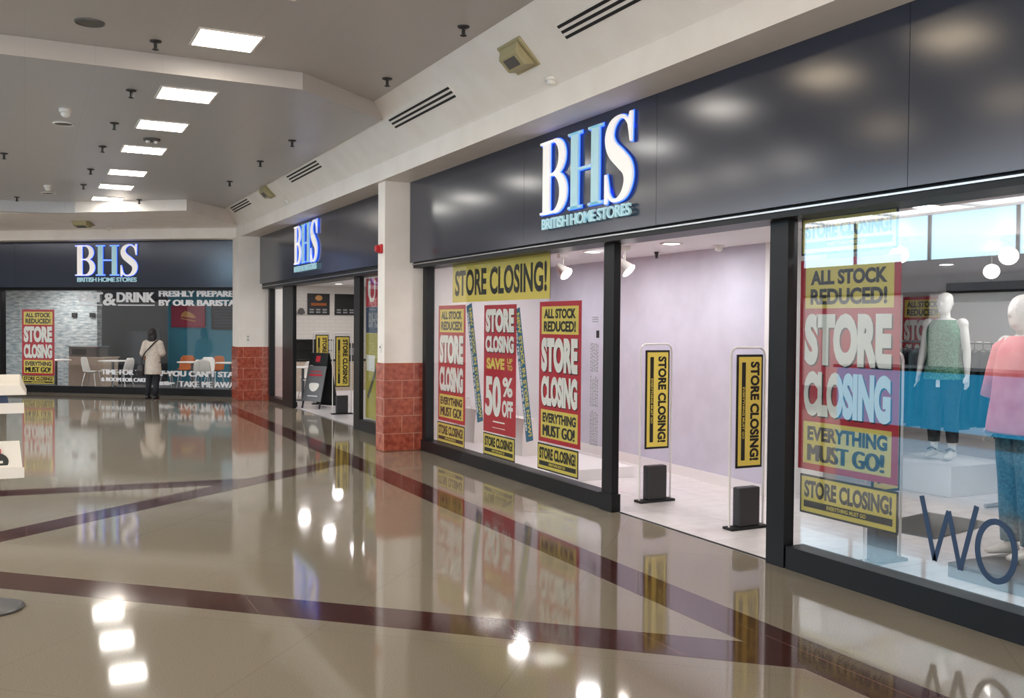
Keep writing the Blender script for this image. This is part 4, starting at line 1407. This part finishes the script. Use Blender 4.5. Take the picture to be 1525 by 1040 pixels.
# cafe back wall pieces seen through the doorway
for lab, x0, x1, hot in (('black menu board on the tiled cafe wall, left of two', 6.86, 7.47, True), ('black menu board on the tiled cafe wall, right of two', 7.62, 8.22, False)):
    r = empty('menu_board', lab, 'menu board', (x0, 26.0, 1.93), 0)
    w = x1 - x0
    box(0, w, -0.04, 0, 0, 0.58).build('board', M['ink'], r)
    mb = MB()
    if hot:
        mb.box(0.09, w - 0.09, -0.045, -0.04, 0.25, 0.32)
        mb.build('orange_line', M['orange'], r)
        mb = MB()
        mb.ell((w * 0.5, -0.042, 0.46), 0.10, 0.008, 0.075)
        mb.build('picture', M['pastry'], r)
        mb = MB()
    for i in range(2):
        for j in range(3):
            box(0.05 + 0.18 * j, 0.17 + 0.18 * j, -0.045, -0.04, 0.05 + 0.07 * i, 0.09 + 0.07 * i).build('print_block', M['greyvinyl'], r)
r = empty('wall_lamp', 'grey half-round wall lamp on the tiled cafe wall', 'wall lamp', (6.68, 26.0, 1.95))
mb = MB()
mb.prism([(-0.09, 0)] + [(0.09 * math.cos(PI - PI * i / 10), 0.16 * math.sin(PI * i / 10)) for i in range(1, 10)] + [(0.09, 0)], -0.1, 0, 'y')
mb.build('shade', M['greyplastic'], r)
MB().tube([(0, -0.05, -0.02), (0, -0.05, 0.02)], 0.03, 10).build('lamp_base', M['steel'], r)
r = empty('display_counter', 'cafe serving counter with a dark glass food display', 'counter', (6.75, 24.1, 0))
box(-0.9, 1.6, -0.35, 0.35, 0, 0.74).build('body', M['beige_lam'], r)
box(-0.92, 1.62, -0.37, 0.37, 0.74, 0.77).build('worktop', M['blackmatt'], r)
box(-0.85, 0.2, -0.30, 0.30, 0.78, 1.26).build('glass_case', M['glass'], r)
mb = MB()
for x in (-0.85, -0.33, 0.18):
    for y in (-0.30, 0.28):
        mb.box(x, x + 0.02, y, y + 0.02, 0.77, 1.27)
mb.box(-0.86, 0.21, -0.31, 0.31, 1.26, 1.285)
mb.box(-0.83, 0.18, -0.28, 0.28, 1.0, 1.012)
mb.build('case_frame', M['blackmatt'], r)
box(-0.83, 0.18, 0.24, 0.28, 0.78, 1.25).build('case_back', M['greyplastic'], r)
r = empty('coffee_machine', 'dark coffee machine on the cafe serving counter', 'machine', (7.45, 24.1, 0.772))
box(-0.3, 0.3, -0.25, 0.25, 0, 0.42).build('housing', M['greyplastic'], r, bevel=0.012)
box(-0.28, 0.28, -0.27, -0.24, 0.12, 0.3).build('front_panel', M['alu'], r)

# A-board in the cafe doorway
r = empty('a_board', 'grey A-board sign with a black header standing in the cafe doorway', 'sign', (5.03, 18.82, 0), -math.radians(58))
W2, H2, T2 = 0.24, 1.12, 0.27


def slab(x0, x1, z0, z1, y_off, th, lean=1):
    """panel leaning back so that the top meets the rear panel"""
    def Y(z):
        return lean * (T2 - T2 * (1 - z / H2)) if lean > 0 else 2 * T2 - (T2 - T2 * (1 - z / H2))
    mb = MB()
    mb.loft([[(x0, Y(z0) + y_off, z0), (x1, Y(z0) + y_off, z0), (x1, Y(z0) + y_off + th, z0), (x0, Y(z0) + y_off + th, z0)],
             [(x0, Y(z1) + y_off, z1), (x1, Y(z1) + y_off, z1), (x1, Y(z1) + y_off + th, z1), (x0, Y(z1) + y_off + th, z1)]])
    return mb


mb = slab(-W2, -W2 + 0.03, 0, 0.95, 0, 0.02)
t2 = slab(W2 - 0.03, W2, 0, 0.95, 0, 0.02)
mb.build('leg', M['blackmatt'], r)
t2.build('leg', M['blackmatt'], r)
slab(-W2, W2, 0.14, 0.84, -0.004, 0.02).build('front_panel', M['steelgrey'], r)
slab(-W2, W2, 0.85, 1.10, -0.006, 0.024).build('header', M['blackmatt'], r, bevel=0.02)
slab(-0.06, 0.05, 0.92, 1.04, -0.010, 0.01).build('red_square', M['red'], r)
slab(-W2, W2, 0.03, 1.10, 0.0, 0.02, -1).build('rear_panel', M['blackmatt'], r)
mb = MB()
for x0, x1, z0, z1 in ((-0.14, 0.14, 0.72, 0.74), (-0.17, 0.17, 0.64, 0.68)):
    tmp = slab(x0, x1, z0, z1, -0.008, 0.006)
    me_ = bpy.data.meshes.new('tmp')
    tmp.bm.to_mesh(me_)
    tmp.bm.free()
    mb.bm.from_mesh(me_)
    bpy.data.meshes.remove(me_)
mb.build('headline', M['red'], r)
mb = MB()
yy = lambda z: T2 * z / H2
bl = [(0.13 * math.cos(2 * PI * i / 18), 0.44 + 0.085 * math.sin(2 * PI * i / 18) + 0.02 * math.cos(4 * PI * i / 18)) for i in range(18)]
mb.loft([[(p[0], yy(p[1]) - 0.010, p[1]) for p in bl], [(p[0], yy(p[1]) - 0.002, p[1]) for p in bl]])
mb.build('sandwich_picture', M['paper'], r)
slab(-0.13, 0.13, 0.24, 0.255, -0.008, 0.006).build('price_line', M['paper'], r)

# poster in the narrow cafe window beside the pillar
r = empty('food_poster', 'tall coloured food poster in the narrow cafe window beside the pillar', 'poster', (XP, 14.68, 0.20), RZ)
sheet(r, 2.05, 1.34, 'olive')
box(0, 2.05, -0.002, 0.002, 1.345, 1.75).build('dark_panel', M['navy'], r)
box(0, 2.05, -0.002, 0.002, 1.755, 2.2).build('red_panel', M['red'], r)
mb = MB()
mb.strip([(0.16, 2.16), (0.16, 1.95), (0.24, 1.86), (0.36, 1.86), (0.43, 1.95), (0.43, 2.16)], [0.11, 0.11, 0.07, 0.06, 0.05, 0.05], -0.005, -0.002)
mb.build('white_letter', M['paper'], r)
plain(r, [('BHS', 0.14, 0.62, 1.43, 1.66, 0.03)], 'greyvinyl')
MB().prism([(0.08, 0.35), (0.14, 0.30), (0.95, 1.25), (0.90, 1.28)], -0.005, -0.002, 'y').build('dark_stripe', M['greyplastic'], r)
MB().prism([(0.06, 0.75), (0.44, 0.75), (0.46, 1.0), (0.04, 1.0)], -0.007, -0.002, 'y').build('cup_picture', M['paper'], r)

# ------------------------------------------------------------------ leaflet stand at the left edge
r = empty('leaflet_stand', 'grey-footed leaflet stand with white trays at the left edge of the picture', 'stand', (-0.20, 6.34, 0), 0)
MB().lathe([(0.19, 0.0), (0.19, 0.012), (0.175, 0.02), (0.03, 0.03)], n=40).build('base_disc', M['steel'], r)
MB().tube([(0, 0.0, 0.02), (0, 0.0, 1.42)], 0.018, 12).build('pole', M['steel'], r)


def tray(z, tilt):
    b = MB()
    c, s = math.cos(tilt), math.sin(tilt)

    def P(x, y, h):
        return (x, -0.02 - y * c - h * s * 0.3, z + h)
    b.box(-0.20, 0.19, -0.10, -0.02, z, z + 0.03)
    b.box(-0.20, 0.19, -0.105, -0.10, z, z + 0.06)
    return b.build('tray', M['whiteplastic'], r)


def leaf(z0, z1, y0, y1, m, name, x0=-0.19, x1=0.185, parent=None, e=0.004):
    return MB().loft([[(x0, y0, z0), (x1, y0, z0), (x1, y0 + e, z0), (x0, y0 + e, z0)], [(x0 + 0.02, y1, z1), (x1 - 0.02, y1, z1), (x1 - 0.02, y1 + e, z1), (x0 + 0.02, y1 + e, z1)]]).build(name, M[m], parent or r)


t = tray(0.775, 0.3)
lf = leaf(0.79, 0.985, -0.09, -0.045, 'paper', 'leaflet', parent=t)
tag_ = MB()
tag_.loft([[(0.035 + 0.075 * math.cos(2 * PI * i / 20), -0.0725 - 0.004, 0.87 + 0.055 * math.sin(2 * PI * i / 20)) for i in range(20)],
           [(0.035 + 0.075 * math.cos(2 * PI * i / 20), -0.0705, 0.87 + 0.055 * math.sin(2 * PI * i / 20)) for i in range(20)]])
tag_.build('emblem', M['ink'], t)
box(0.0, 0.07, -0.079, -0.075, 0.92, 0.945).build('emblem_mark', M['red'], t)
box(-0.01, 0.08, -0.0795, -0.076, 0.862, 0.876).build('emblem_mark', M['paper'], t)
t = tray(1.15, 0.3)
leaf(1.165, 1.26, -0.09, -0.06, 'navy', 'leaflet', x0=-0.19, x1=0.12, parent=t)
MB().loft([[(-0.2, -0.12, 1.255), (0.205, -0.12, 1.255), (0.205, 0.05, 1.275), (-0.2, 0.05, 1.275)], [(-0.2, -0.10, 1.315), (0.17, -0.10, 1.315), (0.17, 0.05, 1.37), (-0.2, 0.05, 1.37)]]).build('header_box', M['whiteplastic'], r, bevel=0.006)
